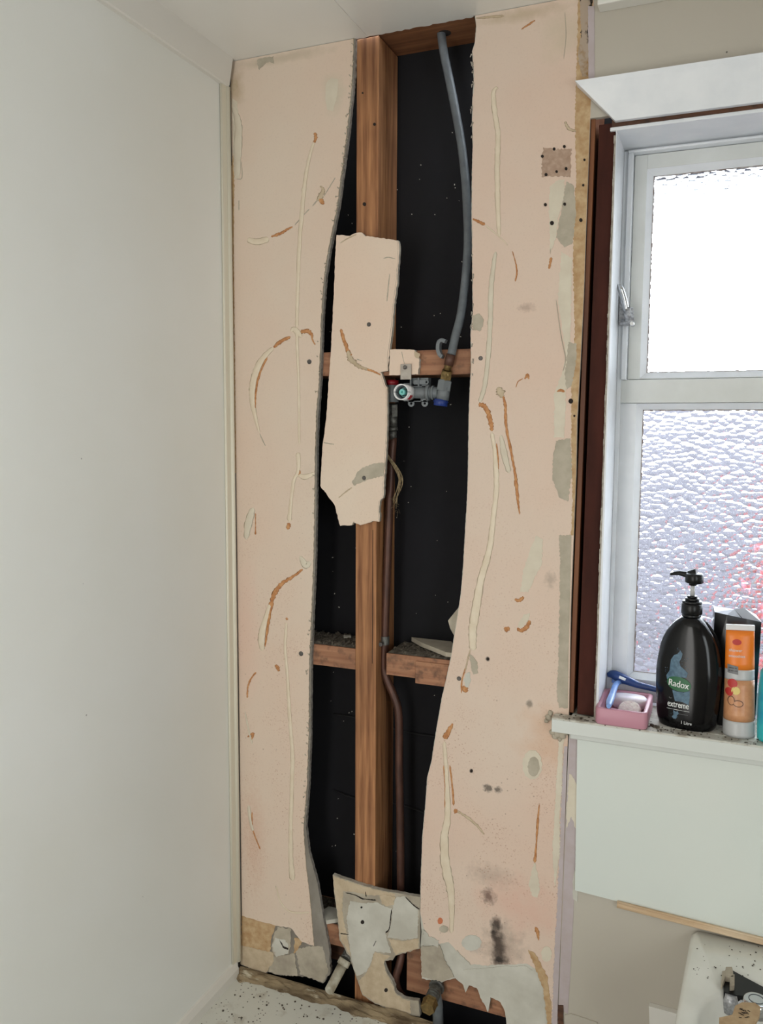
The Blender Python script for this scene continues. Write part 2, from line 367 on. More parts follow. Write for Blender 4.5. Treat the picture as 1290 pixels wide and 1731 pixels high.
def dot(bm, px, py, rpx, y, h=.001, seg=12):
    c = at(px, py, Y=y); e = at(px + rpx, py, Y=y); r = (e - c).length
    tube(bm, [(c.x, y + .002, c.z), (c.x, y - h * .6, c.z), (c.x, y - h, c.z)], [r, r, r * .7], seg)
def nails(parent, pts, r=3.6, y=-.0006):
    for px, py in pts:
        bm = bmesh.new(); dot(bm, px, py, r, y); link('nail_head', bm, 'nail', parent)
def holes(name, parent, pts, y=-.0008):
    for px, py, r in pts:
        patch(name, oval(px, py, r, r * 1.1, 9), 'hole', parent, y, .0005, .4, 2)

H, ZL = 2.42, .42
# ================================================================= SETTING
bm = B(-.05, 0, -2.4, .115, 0, H + .1); struct(link('wall_left', bm, 'wall'))
bm = B(-.05, 2.05, .1135, .135, 0, H + .15)
# back wall cladding behind the framing, with the window opening
bm = bmesh.new()
for q in ((-.05, .78, 0, H + .1), (1.46, 2.05, 0, H + .1), (.78, 1.46, 0, 1.10), (.78, 1.46, 2.21, H + .1)): box(bm, q[0], q[1], .1135, .15, q[2], q[3])
wb = struct(link('wall_back', bm, 'paper'))
bm = bmesh.new()   # laps and creases of the building paper
for z, dz in ((1.02, .004), (.84, -.006)):
    P = [(.19 + i * .03, .1105 - .0015 * math.sin(i), z + dz * math.sin(i * .8) - i * .002) for i in range(19)]
    tube(bm, P, .002, 6)
link('paper_lap', bm, 'paperback', wb)
bm = bmesh.new()
for _ in range(120):   # plaster dust and cobweb specks caught on the paper
    p = Vector((random.uniform(.18, .55), .1125, random.uniform(.6, 2.3))); r = random.uniform(.0003, .0009)
    box(bm, p.x - r, p.x + r, .1115, .1133, p.z - r * random.uniform(.5, 3), p.z + r, rot=Matrix.Rotation(random.uniform(0, 3), 3, 'Y'))
tag(link('dust_specks', bm, 'corewhite', wb), kind='stuff')
# unlined right hand part of the back wall: lining sheet with the window opening
bm = bmesh.new(); X0 = at(957, 1400, Y=0).x
e_top, e_bot = at(961.5, 1247, Y=0), at(944, 1700, Y=0)
P = [Vector((e_top.x, 0, 1.10)), Vector((e_bot.x, 0, e_bot.z)), Vector((e_bot.x - .012, 0, 0)), Vector((2.0, 0, 0)), Vector((2.0, 0, 1.10))]
prism(bm, P, .011)
tl = at(1003, 20, Y=0); bl = at(1000, 190, Y=0)
box(bm, tl.x, 2.0, 0, .011, 2.2115, H + .05)
box(bm, 1.45, 2.0, 0, .011, 1.10, 2.205)
wr = struct(link('wall_back_right', bm, 'taupe'), None)
# lilac strips of old paint beside the board joint
slab('old_paint_strip', [(962, 1246), (957, 1385), (951, 1543), (944.5, 1702), (960, 1715), (967, 1596), (971, 1504), (974, 1412), (978, 1280), (977, 1246)], -.0008, .001, 'lilac', wr, .3, 8)
slab('old_paint_strip', [(977.5, 1246), (977, 1300), (974, 1330), (981, 1330), (981, 1246)], -.0012, .001, 'green', wr, .3)
slab('filler_strip', [(962, 1308), (966, 1310), (977, 1330), (974, 1405), (966, 1380), (958, 1400), (958, 1370)], -.0014, .001, 'beadg', wr, 1)
slab('old_paint_strip', [(994, 10), (1005, 10), (1005, 132), (995, 132)], -.0012, .0005, 'lilac', wr, .5)
slab('filler_strip', [(971, 1470), (977, 1480), (976, 1525), (969, 1520), (968, 1490)], -.0016, .001, 'corewhite', wr, .8)
slab('bare_timber_chip', [(943, 1700), (952, 1700), (953, 1740), (943, 1740)], -.0025, .001, 'dark', wr, .5)
slab('lower_sheet_edge', [(955, 1716), (965, 1714), (990, 1722), (1010, 1729), (1010, 1734), (955, 1734)], -.003, .001, 'taupe', wr, .3)
# other walls, floor, ceiling
bm = B(2.0, 2.06, -2.4, .115, 0, H + .1); struct(link('wall_right', bm, 'room'))
bm = bmesh.new(); box(bm, -.05, 2.06, -2.46, -2.4, 0, H + .1)
struct(link('wall_front', bm, 'room'))
bm = B(-.05, 2.06, -2.46, .12, -.05, 0); struct(link('floor', bm, 'floor'))
# ceiling lining: a sheet whose wall edge is a little ragged
bm = bmesh.new(); e = [(-.0, .002)]
X = 0.0
while X < .60: e.append((X, random.uniform(-.0015, .003) + .004)); X += .008
e += [(.60, .012), (.66, .012), (2.0, .012)]
P = [Vector((x, y, H)) for x, y in e] + [Vector((2.0, -2.4, H)), Vector((0, -2.4, H))]
F = [bm.verts.new(p) for p in P]; K = [bm.verts.new(p + Vector((0, 0, .008))) for p in P]
f = bm.faces.new(F); g = bm.faces.new(list(reversed(K)))
for i in range(len(F)): bm.faces.new((F[i], K[i], K[(i + 1) % len(F)], F[(i + 1) % len(F)]))
f.normal_update(); g.normal_update(); bmesh.ops.triangulate(bm, faces=[f, g], ngon_method='EAR_CLIP')
ce = struct(link('ceiling', bm, 'ceiling'))
j = at(387, 60, Z=H); link('sheet_joint', B(.0195, .0215, -.6, .0, H - .0005, H + .001), 'trimw', ce)
bm = B(at(600, 40, Z=H).x, at(600, 40, Z=H).x + .002, -.5, .0, H - .0008, H + .001); link('sheet_joint', bm, 'trimw', ce)
# cornice board at the left wall
def ywall(px, py): return at(px, py, X=0)
bm = bmesh.new(); ye = -.012
prof = [(0, H), (.021, H), (.012, 2.368), (.009, 2.366), (0, 2.366)]
for y in (ye, -2.38): pass
A_ = [bm.verts.new((x, ye, z)) for x, z in prof]; B_ = [bm.verts.new((x, -2.38, z)) for x, z in prof]
for i in range(5): bm.faces.new((A_[i], A_[(i + 1) % 5], B_[(i + 1) % 5], B_[i]))
bm.faces.new(A_); bm.faces.new(B_); struct(link('trim_1', bm, 'trimw'), 'white cornice board along the left wall under the ceiling')
# cream corner mould
bm = bmesh.new(); box(bm, 0, .006, -.030, -.004, ZL + .03, 2.366); tube(bm, [(.006, -.010, ZL + .03), (.006, -.010, 2.366)], .0055, 12); tube(bm, [(.003, -.0295, ZL + .03), (.003, -.0295, 2.366)], .003, 8)
struct(link('trim_2', bm, 'cream'), 'cream vertical corner mould beside the pink wallboard')
link_dark = B(0, .004, -.004, .010, ZL, H)
struct(link('trim_3', link_dark, 'hole'), 'dark open joint in the corner')
# baseboard on the left wall, resting on the bath ledge
bm = bmesh.new(); pr = [(0, ZL), (.012, ZL), (.012, ZL + .02), (.006, ZL + .033), (0, ZL + .034)]
A_ = [bm.verts.new((x, -.02, z)) for x, z in pr]; B_ = [bm.verts.new((x, -.9, z)) for x, z in pr]
for i in range(5): bm.faces.new((A_[i], A_[(i + 1) % 5], B_[(i + 1) % 5], B_[i]))
bm.faces.new(A_); bm.faces.new(B_); struct(link('baseboard_left', bm, 'trimw'))
# small cornice left at the top right above the window wall
a = at(1011, 17, Y=-.02)
struct(link('trim_4', B(a.x, 2.0, -.03, -.0005, a.z + .004, H), 'trimw', bevel=.002), 'white cornice stub above the taupe wall')

# ================================================================= FRAMING
def timber(name, x0, x1, y0, y1, z0, z1, mat, label, cat, group=None, bev=.0012):
    return tag(link(name, B(x0, x1, y0, y1, z0, z1), mat, bevel=bev), label, cat, group)
YS = .0105
st = timber('wall_stud', .2885, .3355, YS, .111, ZL - .3, 2.4215, 'stud', 'tall bare reddish timber stud standing in the middle of the open wall', 'stud')
holes('nail_hole', st, [(616, 345, 3.0), (633, 210, 2.5), (613, 157, 1.5)], YS - .0002)
bm = bmesh.new()
for zc in (1.09, .98, .86, 1.22, 1.31):
    pass
link('split', B(.3265, .3275, YS - .0003, YS + .001, 1.18, 1.46), 'hole', st)
bm = bmesh.new(); box(bm, .15, .56, YS, .1125, 2.4235, 2.4665); tp = tag(link('top_plate', bm, 'plate', bevel=.001), 'brown timber top plate under the ceiling with a grey pipe through it', 'timber')
bm = bmesh.new(); h_ = at(746, 48, Z=2.4235); tube(bm, [(h_.x, .052, 2.4228), (h_.x, .052, 2.4242)], .0125, 16); link('pipe_hole', bm, 'hole', tp)
timber('wall_nogging', .17, .2883, YS, .105, 1.774, 1.822, 'studx', 'short upper nogging glimpsed between the left wallboard and the narrow pink strip', 'nogging')
ng = timber('wall_nogging', .3358, .56, YS, .105, 1.772, 1.820, 'studx', 'upper nogging to the right of the stud behind the shower valve', 'nogging')
n2 = timber('wall_nogging', .13, .2883, YS, .111, 1.162, 1.207, 'studx', 'dusty middle nogging on the left side of the stud', 'nogging')
n3 = tag(link('wall_nogging', B(.3585, .56, YS, .111, 1.160, 1.2055), 'studx', bevel=.001), 'dusty middle nogging on the right side of the stud', 'nogging')
link('packing_piece', B(at(703, 1120, Y=.009).x, .56, .0065, YS, 1.151, 1.197), 'studx', n3, bevel=.0008)
def debris(name, x0, x1, y0, y1, z, parent, n=80, mat='dust', hgt=.006):
    bm = bmesh.new(); nx, ny = 46, 12
    g = [[bm.verts.new((x0 + (x1 - x0) * i / nx, y0 + (y1 - y0) * k / ny, z + .0006 + (0 if i in (0, nx) or k in (0, ny) else hgt * max(0, noise.noise(Vector((i * .55, k * .8, z * 50))) + .35)))) for k in range(ny + 1)] for i in range(nx + 1)]
    for i in range(nx):
        for k in range(ny): bm.faces.new((g[i][k], g[i + 1][k], g[i + 1][k + 1], g[i][k + 1]))
    for _ in range(n):
        s_ = random.uniform(.0012, .004); c = Vector((random.uniform(x0 + .004, x1 - .004), random.uniform(y0, y1), z + .004))
        box(bm, c.x - s_, c.x + s_, c.y - s_ * .5, c.y + s_ * .5, c.z - s_ * .3, c.z + s_ * .4, rot=Matrix.Rotation(random.uniform(0, 6), 3, Vector((random.random(), random.random(), random.random())).normalized()))
    return tag(link(name, bm, mat), kind='stuff')
debris('dust_layer', .14, .287, YS + .002, .108, 1.207, n2)
debris('dust_layer', .360, .55, YS + .002, .108, 1.2055, n3)
# white crumb on the left nogging and board offcut lying on the right one
bm = B(.2310, .247, .07, .085, 1.2085, 1.2145, rot=Matrix.Rotation(.5, 3, 'Z')); tag(link('plaster_crumb', bm, 'corewhite', bevel=.001), 'small pale plaster crumb lying on the left middle nogging', 'crumb')
bm = bmesh.new()
q = [at(702, 1079, Z=1.2125), at(770, 1085, Z=1.2125), at(775, 1116, Z=1.2105), at(752, 1112, Z=1.2105), at(712, 1094, Z=1.2105)]
q = [Vector((v.x, max(.014, min(.10, v.y)), 1.2115)) for v in q]
F = [bm.verts.new(v + Vector((0, 0, .009))) for v in q]; K = [bm.verts.new(v) for v in q]
bm.faces.new(F); bm.faces.new(list(reversed(K)))
for i in range(5): bm.faces.new((F[i], K[i], K[(i + 1) % 5], F[(i + 1) % 5]))
tag(link('board_offcut', bm, 'greyfill'), 'flat grey wallboard offcut lying on the right middle nogging', 'board')
# bottom framing
b1 = timber('bottom_nogging', .16, .2883, YS, .105, .535, .583, 'studx', 'low nogging left of the stud above the white pipe stub', 'nogging')
debris('dust_layer', .165, .287, YS + .002, .10, .583, b1, 60)
timber('bottom_rail', .16, .2883, .05, .105, .472, .532, 'dark', 'dark low rail set back behind the white pipe stub', 'timber')
b2 = timber('bottom_plate', .408, .722, YS + .004, .105, .474, .585, 'studx', 'deep low timber behind the torn foot of the right wallboard', 'timber')
# timbers beside the window
def vtimber(name, px_top, px_bot, yf, yb, ztop, zbot, mat, label, cat='timber'):
    """upright between pixel edges given at two heights"""
    bm = bmesh.new(); (ya, xl, xr), (yc, xl2, xr2) = px_top, px_bot
    a, b_, c_, d = at(xl, ya, Y=yf), at(xr, ya, Y=yf), at(xr2, yc, Y=yf), at(xl2, yc, Y=yf)
    def ext(p, q, z): t = (z - p.z) / (q.z - p.z); v = p + (q - p) * t; return Vector((v.x, yf, z))
    P = [ext(a, d, ztop), ext(b_, c_, ztop), ext(b_, c_, zbot), ext(a, d, zbot)]
    prism(bm, P, yb); return tag(link(name, bm, mat, bevel=.001), label, cat)
vtimber('jamb_stud', (205, 1013, 1041), (1190, 976, 1005), .004, .11, 2.2, 1.133, 'brown', 'brown painted upright timber between the dark gap and the white window jamb')
vtimber('trimmer_stud', (205, 999, 1007), (1190, 962, 970), .006, .11, 2.25, 1.133, 'orange', 'narrow orange brown timber edge left of the dark gap by the window')
timber('trimmer_backing', .725, .735, YS + .005, .11, 0.02, 2.2, 'dark', 'hidden side timber seen as a dark line at the board edge', 'timber')

# ================================================================= WALLBOARDS
# ---- left board
L_edge = [(601.5, 50), (601, 62), (599.5, 120), (596, 165), (589, 230), (581, 290), (573, 350), (565, 390), (558, 425), (551, 470), (546, 540), (544, 600), (542, 650), (538, 700), (536, 760), (535, 850), (533, 960), (529, 1050), (526, 1130), (525, 1250), (522, 1330), (517, 1395)]
o0 = at(470, 1620, Y=0); lb = empty('wallboard', (o0.x, .005, o0.z))
tag(lb, 'tall pink wallboard between the white left wall and the opening, with a wavy sawn edge', 'wallboard')
core = [(390, 90, 0)] + [(x, y, .4) for x, y in L_edge] + [(522, 1440, .4), (536, 1490, .4), (548, 1560, .4), (556, 1600, .8), (559, 1645, 1.5), (546, 1662, 1.5), (519, 1651, 1.5), (503, 1650, 1), (471, 1648, 1.2), (453, 1643, 1), (448, 1646, 1), (419, 1635, 1), (406, 1630, 0)]
slab('gypsum_core', core, .0012, .0100, ['underlayer', 'edge'], lb)
pinkf = [(389.5, 90, 0)] + [(x - 3.5, y, .7) for x, y in L_edge] + [(514, 1420, .4), (517, 1460, .4), (525, 1530, .4), (530.7, 1599, .6), (510, 1592, .8), (491.6, 1569, .8), (466.7, 1564.7, 1), (432, 1555, 1), (409, 1548, 0)]
slab('paper_facing', pinkf, -.0004, .0014, ['pinkL', 'tan'], lb)
patch('torn_paper', [(409, 1547), (432, 1554), (467, 1564), (460, 1580), (457, 1605), (455, 1612), (420, 1602), (407, 1600)], 'ochrestrip', lb, .0010, .0006)
patch('torn_paper', [(407, 1598), (462, 1611), (463, 1625), (448, 1646), (419, 1635), (407, 1630)], 'tan', lb, .0009, .0012)
patch('torn_paper', [(498, 1585), (512, 1590), (503, 1606), (497, 1612)], 'ochrestrip', lb, .0010, .0005)
patch('bare_plaster', [(469, 1567), (491, 1570), (492, 1600), (488, 1612), (467, 1620), (458, 1600), (463, 1582)], 'greyfill', lb, .0010, .0009, 1.5)
patch('bare_plaster', [(465, 1585), (480, 1588), (487, 1596), (487, 1612), (468, 1618), (460, 1600)], 'corewhite', lb, .0002, .0006, 1.5)
patch('bare_plaster', [(458, 1618), (497, 1612), (503, 1650), (471, 1648), (454, 1642)], 'corebeige', lb, .0009, .0009, 1.2)
patch('bare_plaster', [(500, 1606), (520, 1600), (545, 1600), (555, 1640), (546, 1660), (508, 1648)], 'corebeige', lb, .0010, .0004, 1.2)
patch('crack', [(472, 1588), (480, 1600), (487, 1603), (487, 1606), (478, 1602)], 'hole', lb, -.0004, .0003, .6)
# adhesive trails (pale) and torn ochre trails
beadsL = [
    ('bead', [(531, 240, 4), (527, 252, 5), (520, 280, 6), (514, 320, 7), (510, 365, 7), (506, 420, 7), (503, 505, 6), (501.7, 555, 6)]),
    ('bead', [(501.7, 555, 6), (503, 598, 5), (505, 648, 4), (505.5, 698, 4), (506, 752, 4)]),
    ('bead', [(503, 765, 8), (505, 780, 7), (503, 800, 6), (497, 812, 6), (492, 848, 6), (489, 882, 8)]),
    ('bead', [(462, 588, 6), (448.6, 601, 9), (434.6, 623, 11), (427, 655, 11), (427, 679, 9), (433, 711, 6), (439, 732, 3)]),
    ('bead', [(418, 404, 8), (433, 409, 11), (455, 404, 11)]),
    ('bead', [(457, 1020, 6), (447, 1054, 10), (442, 1078, 12), (443.6, 1100, 8)]),
    ('bead', [(484, 1052, 4), (483, 1072, 5), (482, 1097, 5), (486, 1143, 5), (488.5, 1190, 6), (491.6, 1236, 6), (494.7, 1283, 7), (492, 1373, 7), (491.6, 1447, 8), (495, 1489, 10)]),
    ('beadg', [(428, 858, 9), (420, 885, 13), (416, 912, 7)]),
    ('beadg', [(414, 1202, 2), (420, 1232, 3), (426.5, 1258, 3)]),
    ('bead', [(467, 1497, 2), (473, 1522, 2.5), (488, 1540, 3), (505, 1543, 3), (523, 1542, 3)]),
    ('beadg', [(420, 1361, 6), (424, 1390, 5), (428, 1405, 4)]),
    ('beadg', [(395, 180, 8), (403, 210, 12), (402, 250, 14), (401, 300, 10)])]
for mt_, pts in beadsL: bead('adhesive_trail', pts, mt_, lb)
for pts in ([(532, 224, 4), (534, 232, 5), (531, 242, 4)], [(491, 569, 5), (473.6, 578, 6), (462.7, 588, 4)], [(452, 603, 3), (437.7, 636, 3.5), (432.4, 667, 3), (431.5, 692, 2)],
            [(508, 561, 5), (520, 560, 7), (526.6, 565, 5), (528, 574, 2.5), (533, 583, 2)], [(458, 400, 3), (473.6, 395, 5), (486, 387.6, 4), (495, 383, 2)], [(540, 336, 4), (544, 341, 8), (548, 345, 3)],
            [(512, 962, 3), (498, 973, 4.5), (476, 987, 6.5), (464, 1004, 7), (457.5, 1026, 6), (453, 1057, 4.5), (448, 1094, 2.5)], [(503, 793, 3), (505, 798, 6), (505, 803, 3)],
            [(489, 884, 5), (487.6, 890, 7), (486, 895, 4)], [(432, 867, 1.5), (432, 890, 1.5), (432, 904, 3)], [(433, 1136, 2.5), (424, 1148, 3), (419, 1162, 2.5), (418, 1180, 3)], [(465, 1124, 3), (469, 1128, 6), (472, 1135, 3)],
            [(484, 1044, 3), (486, 1048, 4)], [(426, 1372, 2), (426.5, 1398, 2.5), (433, 1418, 2), (440, 1436, 2)], [(418, 1246, 2), (428, 1240, 4), (424, 1252, 3)]):
    bead('torn_ochre_trail', pts, 'ochre', lb, -.0004, .0009, .4)
for pts in ([(498, 381, 1.5), (510, 367, 1.5), (523, 353, 1.8)], [(528, 349, 1.8), (545, 328, 2)], [(547, 332, 1.5), (556, 318, 1.5), (567, 300, 1.5)], [(439, 733, 1.5), (444, 744, 1.8), (449, 754, 1.5)], [(408, 272, 1.2), (409, 300, 1.4), (400, 303, 1.2)], [(404, 338, 1.5), (404, 356, 1.5)], [(466, 1497, 1.4), (470, 1512, 1.4)]):
    bead('score_mark', pts, 'greyfill', lb, -.0004, .0004, .3)
patch('bare_plaster', [(436, 100), (452, 97), (462, 95), (463, 108), (455, 104), (448, 108), (438, 118), (434, 108)], 'greyfill', lb, -.0004, .0006, 1)
patch('torn_paper', [(391, 133), (400, 134), (402, 146), (394, 156), (390, 154)], 'tan', lb, -.0004, .0005, 1)
patch('torn_paper', [(389, 300), (394, 262), (396, 300), (395, 420), (396, 560), (399, 800), (397, 800), (392, 400)], 'ochrestrip', lb, -.0004, .0005, .8)
nails(lb, [(523, 611.5), (509, 1105)])
patch('torn_paper', [(552, 140), (560, 132), (572, 134), (570, 160), (563, 188), (553, 185), (550, 165)], 'beadg', lb, -.0004, .0003, .6)
bead('torn_tan_trail', [(537, 340, 4), (543, 330, 8), (546, 320, 5), (541, 314, 2)], 'tan', lb, -.0004, .0008, .5)
bead('adhesive_trail', [(492, 560, 4), (497, 556, 8), (503, 562, 10), (510, 570, 5)], 'bead', lb)
patch('torn_paper', [(392, 165), (401, 172), (405, 220), (405, 300), (395, 303), (394, 250)], 'beadg', lb, -.0004, .0004, .7)
bead('adhesive_trail', [(507, 940, 5), (517, 955, 12), (525, 950, 6)], 'beadg', lb, h=.0006)
bead('adhesive_trail', [(500, 800, 4), (515, 806, 9), (532, 800, 5)], 'bead', lb, h=.0004)
bm = bmesh.new()   # frayed burrs along the sawn edge
for i in range(len(L_edge) - 1):
    (x0, y0), (x1, y1) = L_edge[i], L_edge[i + 1]
    for k in range(int((y1 - y0) / 8)):
        if random.random() < (.8 if 620 < y0 < 1000 else .35): continue
        t = k / max(1, int((y1 - y0) / 8)); x = x0 + (x1 - x0) * t - random.uniform(3, 9); y = y0 + (y1 - y0) * t + random.uniform(-3, 3)
        a, b_, c_ = at(x, y, Y=-.0005), at(x + random.uniform(-1, 3), y + random.uniform(1, 3), Y=-.0012), at(x + random.uniform(2, 5), y + random.uniform(-2, 4), Y=-.0006)
        tube(bm, [a, b_, c_], [.0006, random.uniform(.0009, .0019), .0005], 5)
tag(link('sawn_burrs', bm, 'greyfill', lb), kind='stuff')

# ---- middle strip left on the stud
cp = [(569, 397), (585, 398.5), (592, 399), (601.5, 394), (611, 393), (617, 399), (645, 402.5), (673, 406.5, .4), (675, 416, .5), (672, 473.6, .6), (665.5, 523.5, .6), (662, 567, .6), (658, 592, .8), (656, 626.5, .8), (644, 629, .5), (651.5, 651.5, .5), (655, 656, .3), (654.6, 723, .5), (653, 770, .5), (651, 795, .6), (648, 842), (642, 848), (641.5, 882), (630, 881), (617, 886), (609, 888), (598, 883), (595, 888), (575, 889), (571, 876), (567, 857), (561, 846.5), (551.6, 834), (541.6, 821.5, .5), (543, 795, .4), (545, 757.5, .4), (551.6, 707.6, .4), (555, 654.6, .4), (559, 598, .4), (564, 505, .4), (567, 427, .4)]
o0 = at(605, 885, Y=0); cb = empty('wallboard_strip', (o0.x, .005, o0.z))
tag(cb, 'narrow pink wallboard strip with torn foot left of the shower valve', 'wallboard')
slab('gypsum_core', cp, .0008, .0100, ['pinkC', 'core'], cb, 1.0)
slab('paper_facing', [(x - (2.2 if x > 640 else 0) + (0 if x > 640 else .5), y - (2 if y > 870 else 0), *r) for x, y, *r in cp], -.0004, .0010, ['pinkC', 'core'], cb, .8)
bead('torn_ochre_trail', [(576, 556, 4), (581, 573, 6), (587, 590, 6), (592, 603, 7)], 'ochre', cb, -.0004, .0012, .3)
bead('torn_tan_trail', [(588, 592, 4), (592, 605, 9), (597, 611, 8), (608, 620, 6), (622, 624, 4)], 'tan', cb, -.0006, .0018, .5)
bead('torn_ochre_trail', [(608, 621, 4), (629, 627, 3.5), (644, 634, 2)], 'ochre', cb, -.0004, .001, .3)
patch('bare_plaster', [(595, 815), (603, 800), (611, 792), (630, 784), (651, 782), (648, 804), (630, 809), (614, 814), (598, 821)], 'greyfill', cb, -.0004, .0006)
for pts in ([(547, 748, 1.5), (556, 750, 1.8), (565, 751, 1)], [(648, 437, 1), (657, 435, 1.8), (669, 438, 1)], [(659, 462, 1), (656, 490, 2), (654, 510, 1)], [(603, 607, 1.5), (612, 610, 1)]):
    bead('score_mark', pts, 'greyfill', cb, -.0004, .0005, .3)
for pts in ([(575, 411, 1.5), (588, 403, 2), (603, 396, 2)], [(572, 842, 1.5), (584, 832, 2), (595, 824, 2)]): bead('score_mark', pts, 'tan', cb, -.0004, .0006, .3)
nails(cb, [(623.7, 548.5), (615.6, 808)], 3.4)
# ---- little square piece on the nogging
sp = slab('wallboard_scrap', [(659, 590.5), (700.7, 591.5), (709, 608), (707, 633), (657.7, 634)], 0.0, .0100, ['pinkC', 'core'], None, .7)
tag(sp, 'small square pink wallboard scrap on the upper nogging above the shower valve', 'wallboard')
patch('torn_paper', [(700, 594), (710, 598), (708, 606), (702, 604)], 'tan', sp, -.0001, .0006)
bead('score_mark', [(679, 594, 1), (681, 604, 1), (684, 616, 1)], 'greyfill', sp, 0, .0004)

# ---- right board
R_left = [(800.7, -10), (800.7, 14), (805, 45), (802.4, 73), (798, 87), (800, 112), (800.7, 139), (798.5, 170), (798, 209), (799, 244), (798, 279), (797, 349), (798, 430), (799, 530), (795.5, 560), (796, 620), (793.6, 665), (792, 710), (791, 800), (788.5, 861), (785.6, 905), (783, 954), (779, 1004), (774, 1034), (768, 1073), (762, 1111), (756, 1140), (747, 1178), (738.5, 1227), (729, 1288), (722, 1314), (719, 1359), (714, 1412), (711, 1491), (710, 1543), (713, 1575)]
R_right = [(1004, -30), (1004, 14), (1001, 130), (998, 200), (991, 380), (987, 500), (981, 620), (975.7, 710), (974, 800), (970, 900), (965, 1029), (962, 1197), (960, 1246), (955.5, 1385), (950, 1543), (943, 1702), (942, 1745)]
o0 = at(850, 1700, Y=0); rb = empty('wallboard', (o0.x, .005, o0.z))
tag(rb, 'broad pink wallboard between the opening and the window, with mould and a torn foot', 'wallboard')
core = [(x, y, 0 if 300 < y else 1.0) for x, y in reversed(R_left)][::-1]
core = [(x, y, .3) for x, y in R_left] + [(711, 1598, .8), (713, 1654, 1), (743, 1661, 1), (770, 1654, 1), (783, 1665, .8), (787, 1678, .5), (793, 1666, .8), (806, 1670, 1), (812, 1686, 1), (825, 1711, .6), (829, 1686, .8), (846, 1694, .8), (854, 1712, .8), (857, 1735, 0), (860, 1750, 0)] + [(x, y, 0) for x, y in reversed(R_right)]
slab('gypsum_core', core, .0012, .0100, ['corewhite', 'core'], rb)
pinkf = [(x + .8, y, .9 if 60 < y < 620 else .35) for x, y in R_left[:-1]] + [(717, 1570, 1), (723.5, 1583, 1), (743, 1596, 1), (759, 1593, 1), (771, 1607, 1), (793, 1630, 1), (820, 1632, 1), (851, 1630.6, 1), (891, 1629, 1), (907, 1638, 1), (922, 1680, 1), (930, 1735, 0)] + [(x, y, 0) for x, y in reversed(R_right[:-1])]
slab('paper_facing', pinkf, -.0004, .0014, ['pinkR', 'tan'], rb)
# pale trails
beadsR = [
    [(842, 150, 3), (838, 149, 5), (834, 160, 8), (837, 192, 9), (842, 227, 9), (841, 262, 9), (841, 314, 9), (842.5, 366, 8), (844, 400, 6)],
    [(838, 425, 6), (833, 460, 8), (830, 495, 9), (829, 539, 9), (826.7, 584, 9), (823.7, 620, 8), (818.6, 656, 8), (811, 680, 7)],
    [(831.5, 731, 6), (836, 758, 7), (838.7, 790, 9), (839, 830, 9), (834, 876, 9), (829, 920, 10), (824, 942, 11), (811.7, 987, 13), (804, 1034, 15), (799, 1068, 14), (800, 1100, 12)],
    [(751, 1253, 6), (753, 1280, 7), (755, 1311, 7), (756.4, 1346, 9), (756.4, 1385, 11), (751, 1417, 14), (753.8, 1464, 16), (761.7, 1504, 14), (763.8, 1543, 9), (763, 1578, 6)],
    [(847, 735, 5), (852, 765, 11), (861, 800, 8)],
    [(820, 380, 3), (850, 405, 2), (858, 415, 2)]]
for i, pts in enumerate(beadsR): bead('adhesive_trail', pts, 'beadg' if i in (1, 4) else 'bead', rb)
for pts in ([(809, 684, 6), (818, 686, 8), (826, 700, 8), (830, 716, 8), (832, 729, 5)], [(839.6, 749, 2), (842, 775, 2.5), (842.6, 795, 1.5)], [(850, 668, 3), (854.6, 686, 5), (855.5, 719, 4), (863.6, 761, 4), (871, 800, 4), (873, 820, 6), (875.6, 846, 4), (878.6, 870, 2)],
            [(870, 1013, 3), (878, 1015, 6), (886, 1009, 4)], [(874, 1062, 4), (882, 1066, 7), (891, 1059, 7), (896, 1049, 5)], [(853, 1060, 3), (857, 1064, 9), (861, 1060, 4)],
            [(788, 1128, 2.5), (781, 1150, 2.5), (780, 1172, 2)], [(782, 1160, 5), (786, 1165, 10), (790, 1170, 5)], [(766, 1223, 3), (759, 1234, 8), (751, 1249, 9)],
            [(760.4, 1293, 2.5), (765, 1332, 3), (767, 1362, 3.5)], [(768, 1368, 3), (771, 1371, 8), (774, 1372, 3)], [(750, 1293, 2), (752.5, 1330, 2), (752, 1367, 2)],
            [(912, 1358, 1.5), (909, 1390, 4), (906.7, 1427, 2.6), (904, 1459, 5)], [(905, 1567, 3), (908, 1574, 6), (911, 1590, 2)], [(799, 370, 3), (810, 375, 4.5), (820, 380, 5)],
            [(866, 424, 1.2), (872, 445, 2), (874, 462, 3), (871, 476, 2)], [(932, 435, 4), (930, 446, 4), (928, 455, 3)], [(941, 662, 2), (949, 660, 6), (955, 663, 3)],
            [(887, 641, 2), (892, 634, 5), (894, 641, 1.5)], [(872, 655, 1.2), (876, 645, 1.6), (884, 640, 1.4)], [(881, 50, 1.5), (893, 42, 3), (905, 34, 2)]):
    bead('torn_ochre_trail', pts, 'ochre', rb, -.0004, .0010, .35)
for pts in ([(772, 1370, 3), (793, 1384, 4), (809, 1398, 3.5), (818.4, 1411, 2)], [(804, 31, 2), (828, 29, 4), (853, 27, 3)], [(841, 655, 5), (846, 663, 13), (849, 672, 5)], [(795, 1098, 2), (790, 1118, 2.5), (786, 1138, 2)], [(955, 205, 3), (962, 218, 5), (975, 222, 3)]):
    bead('torn_tan_trail', pts, 'tan', rb, -.0004, .0014, .45)
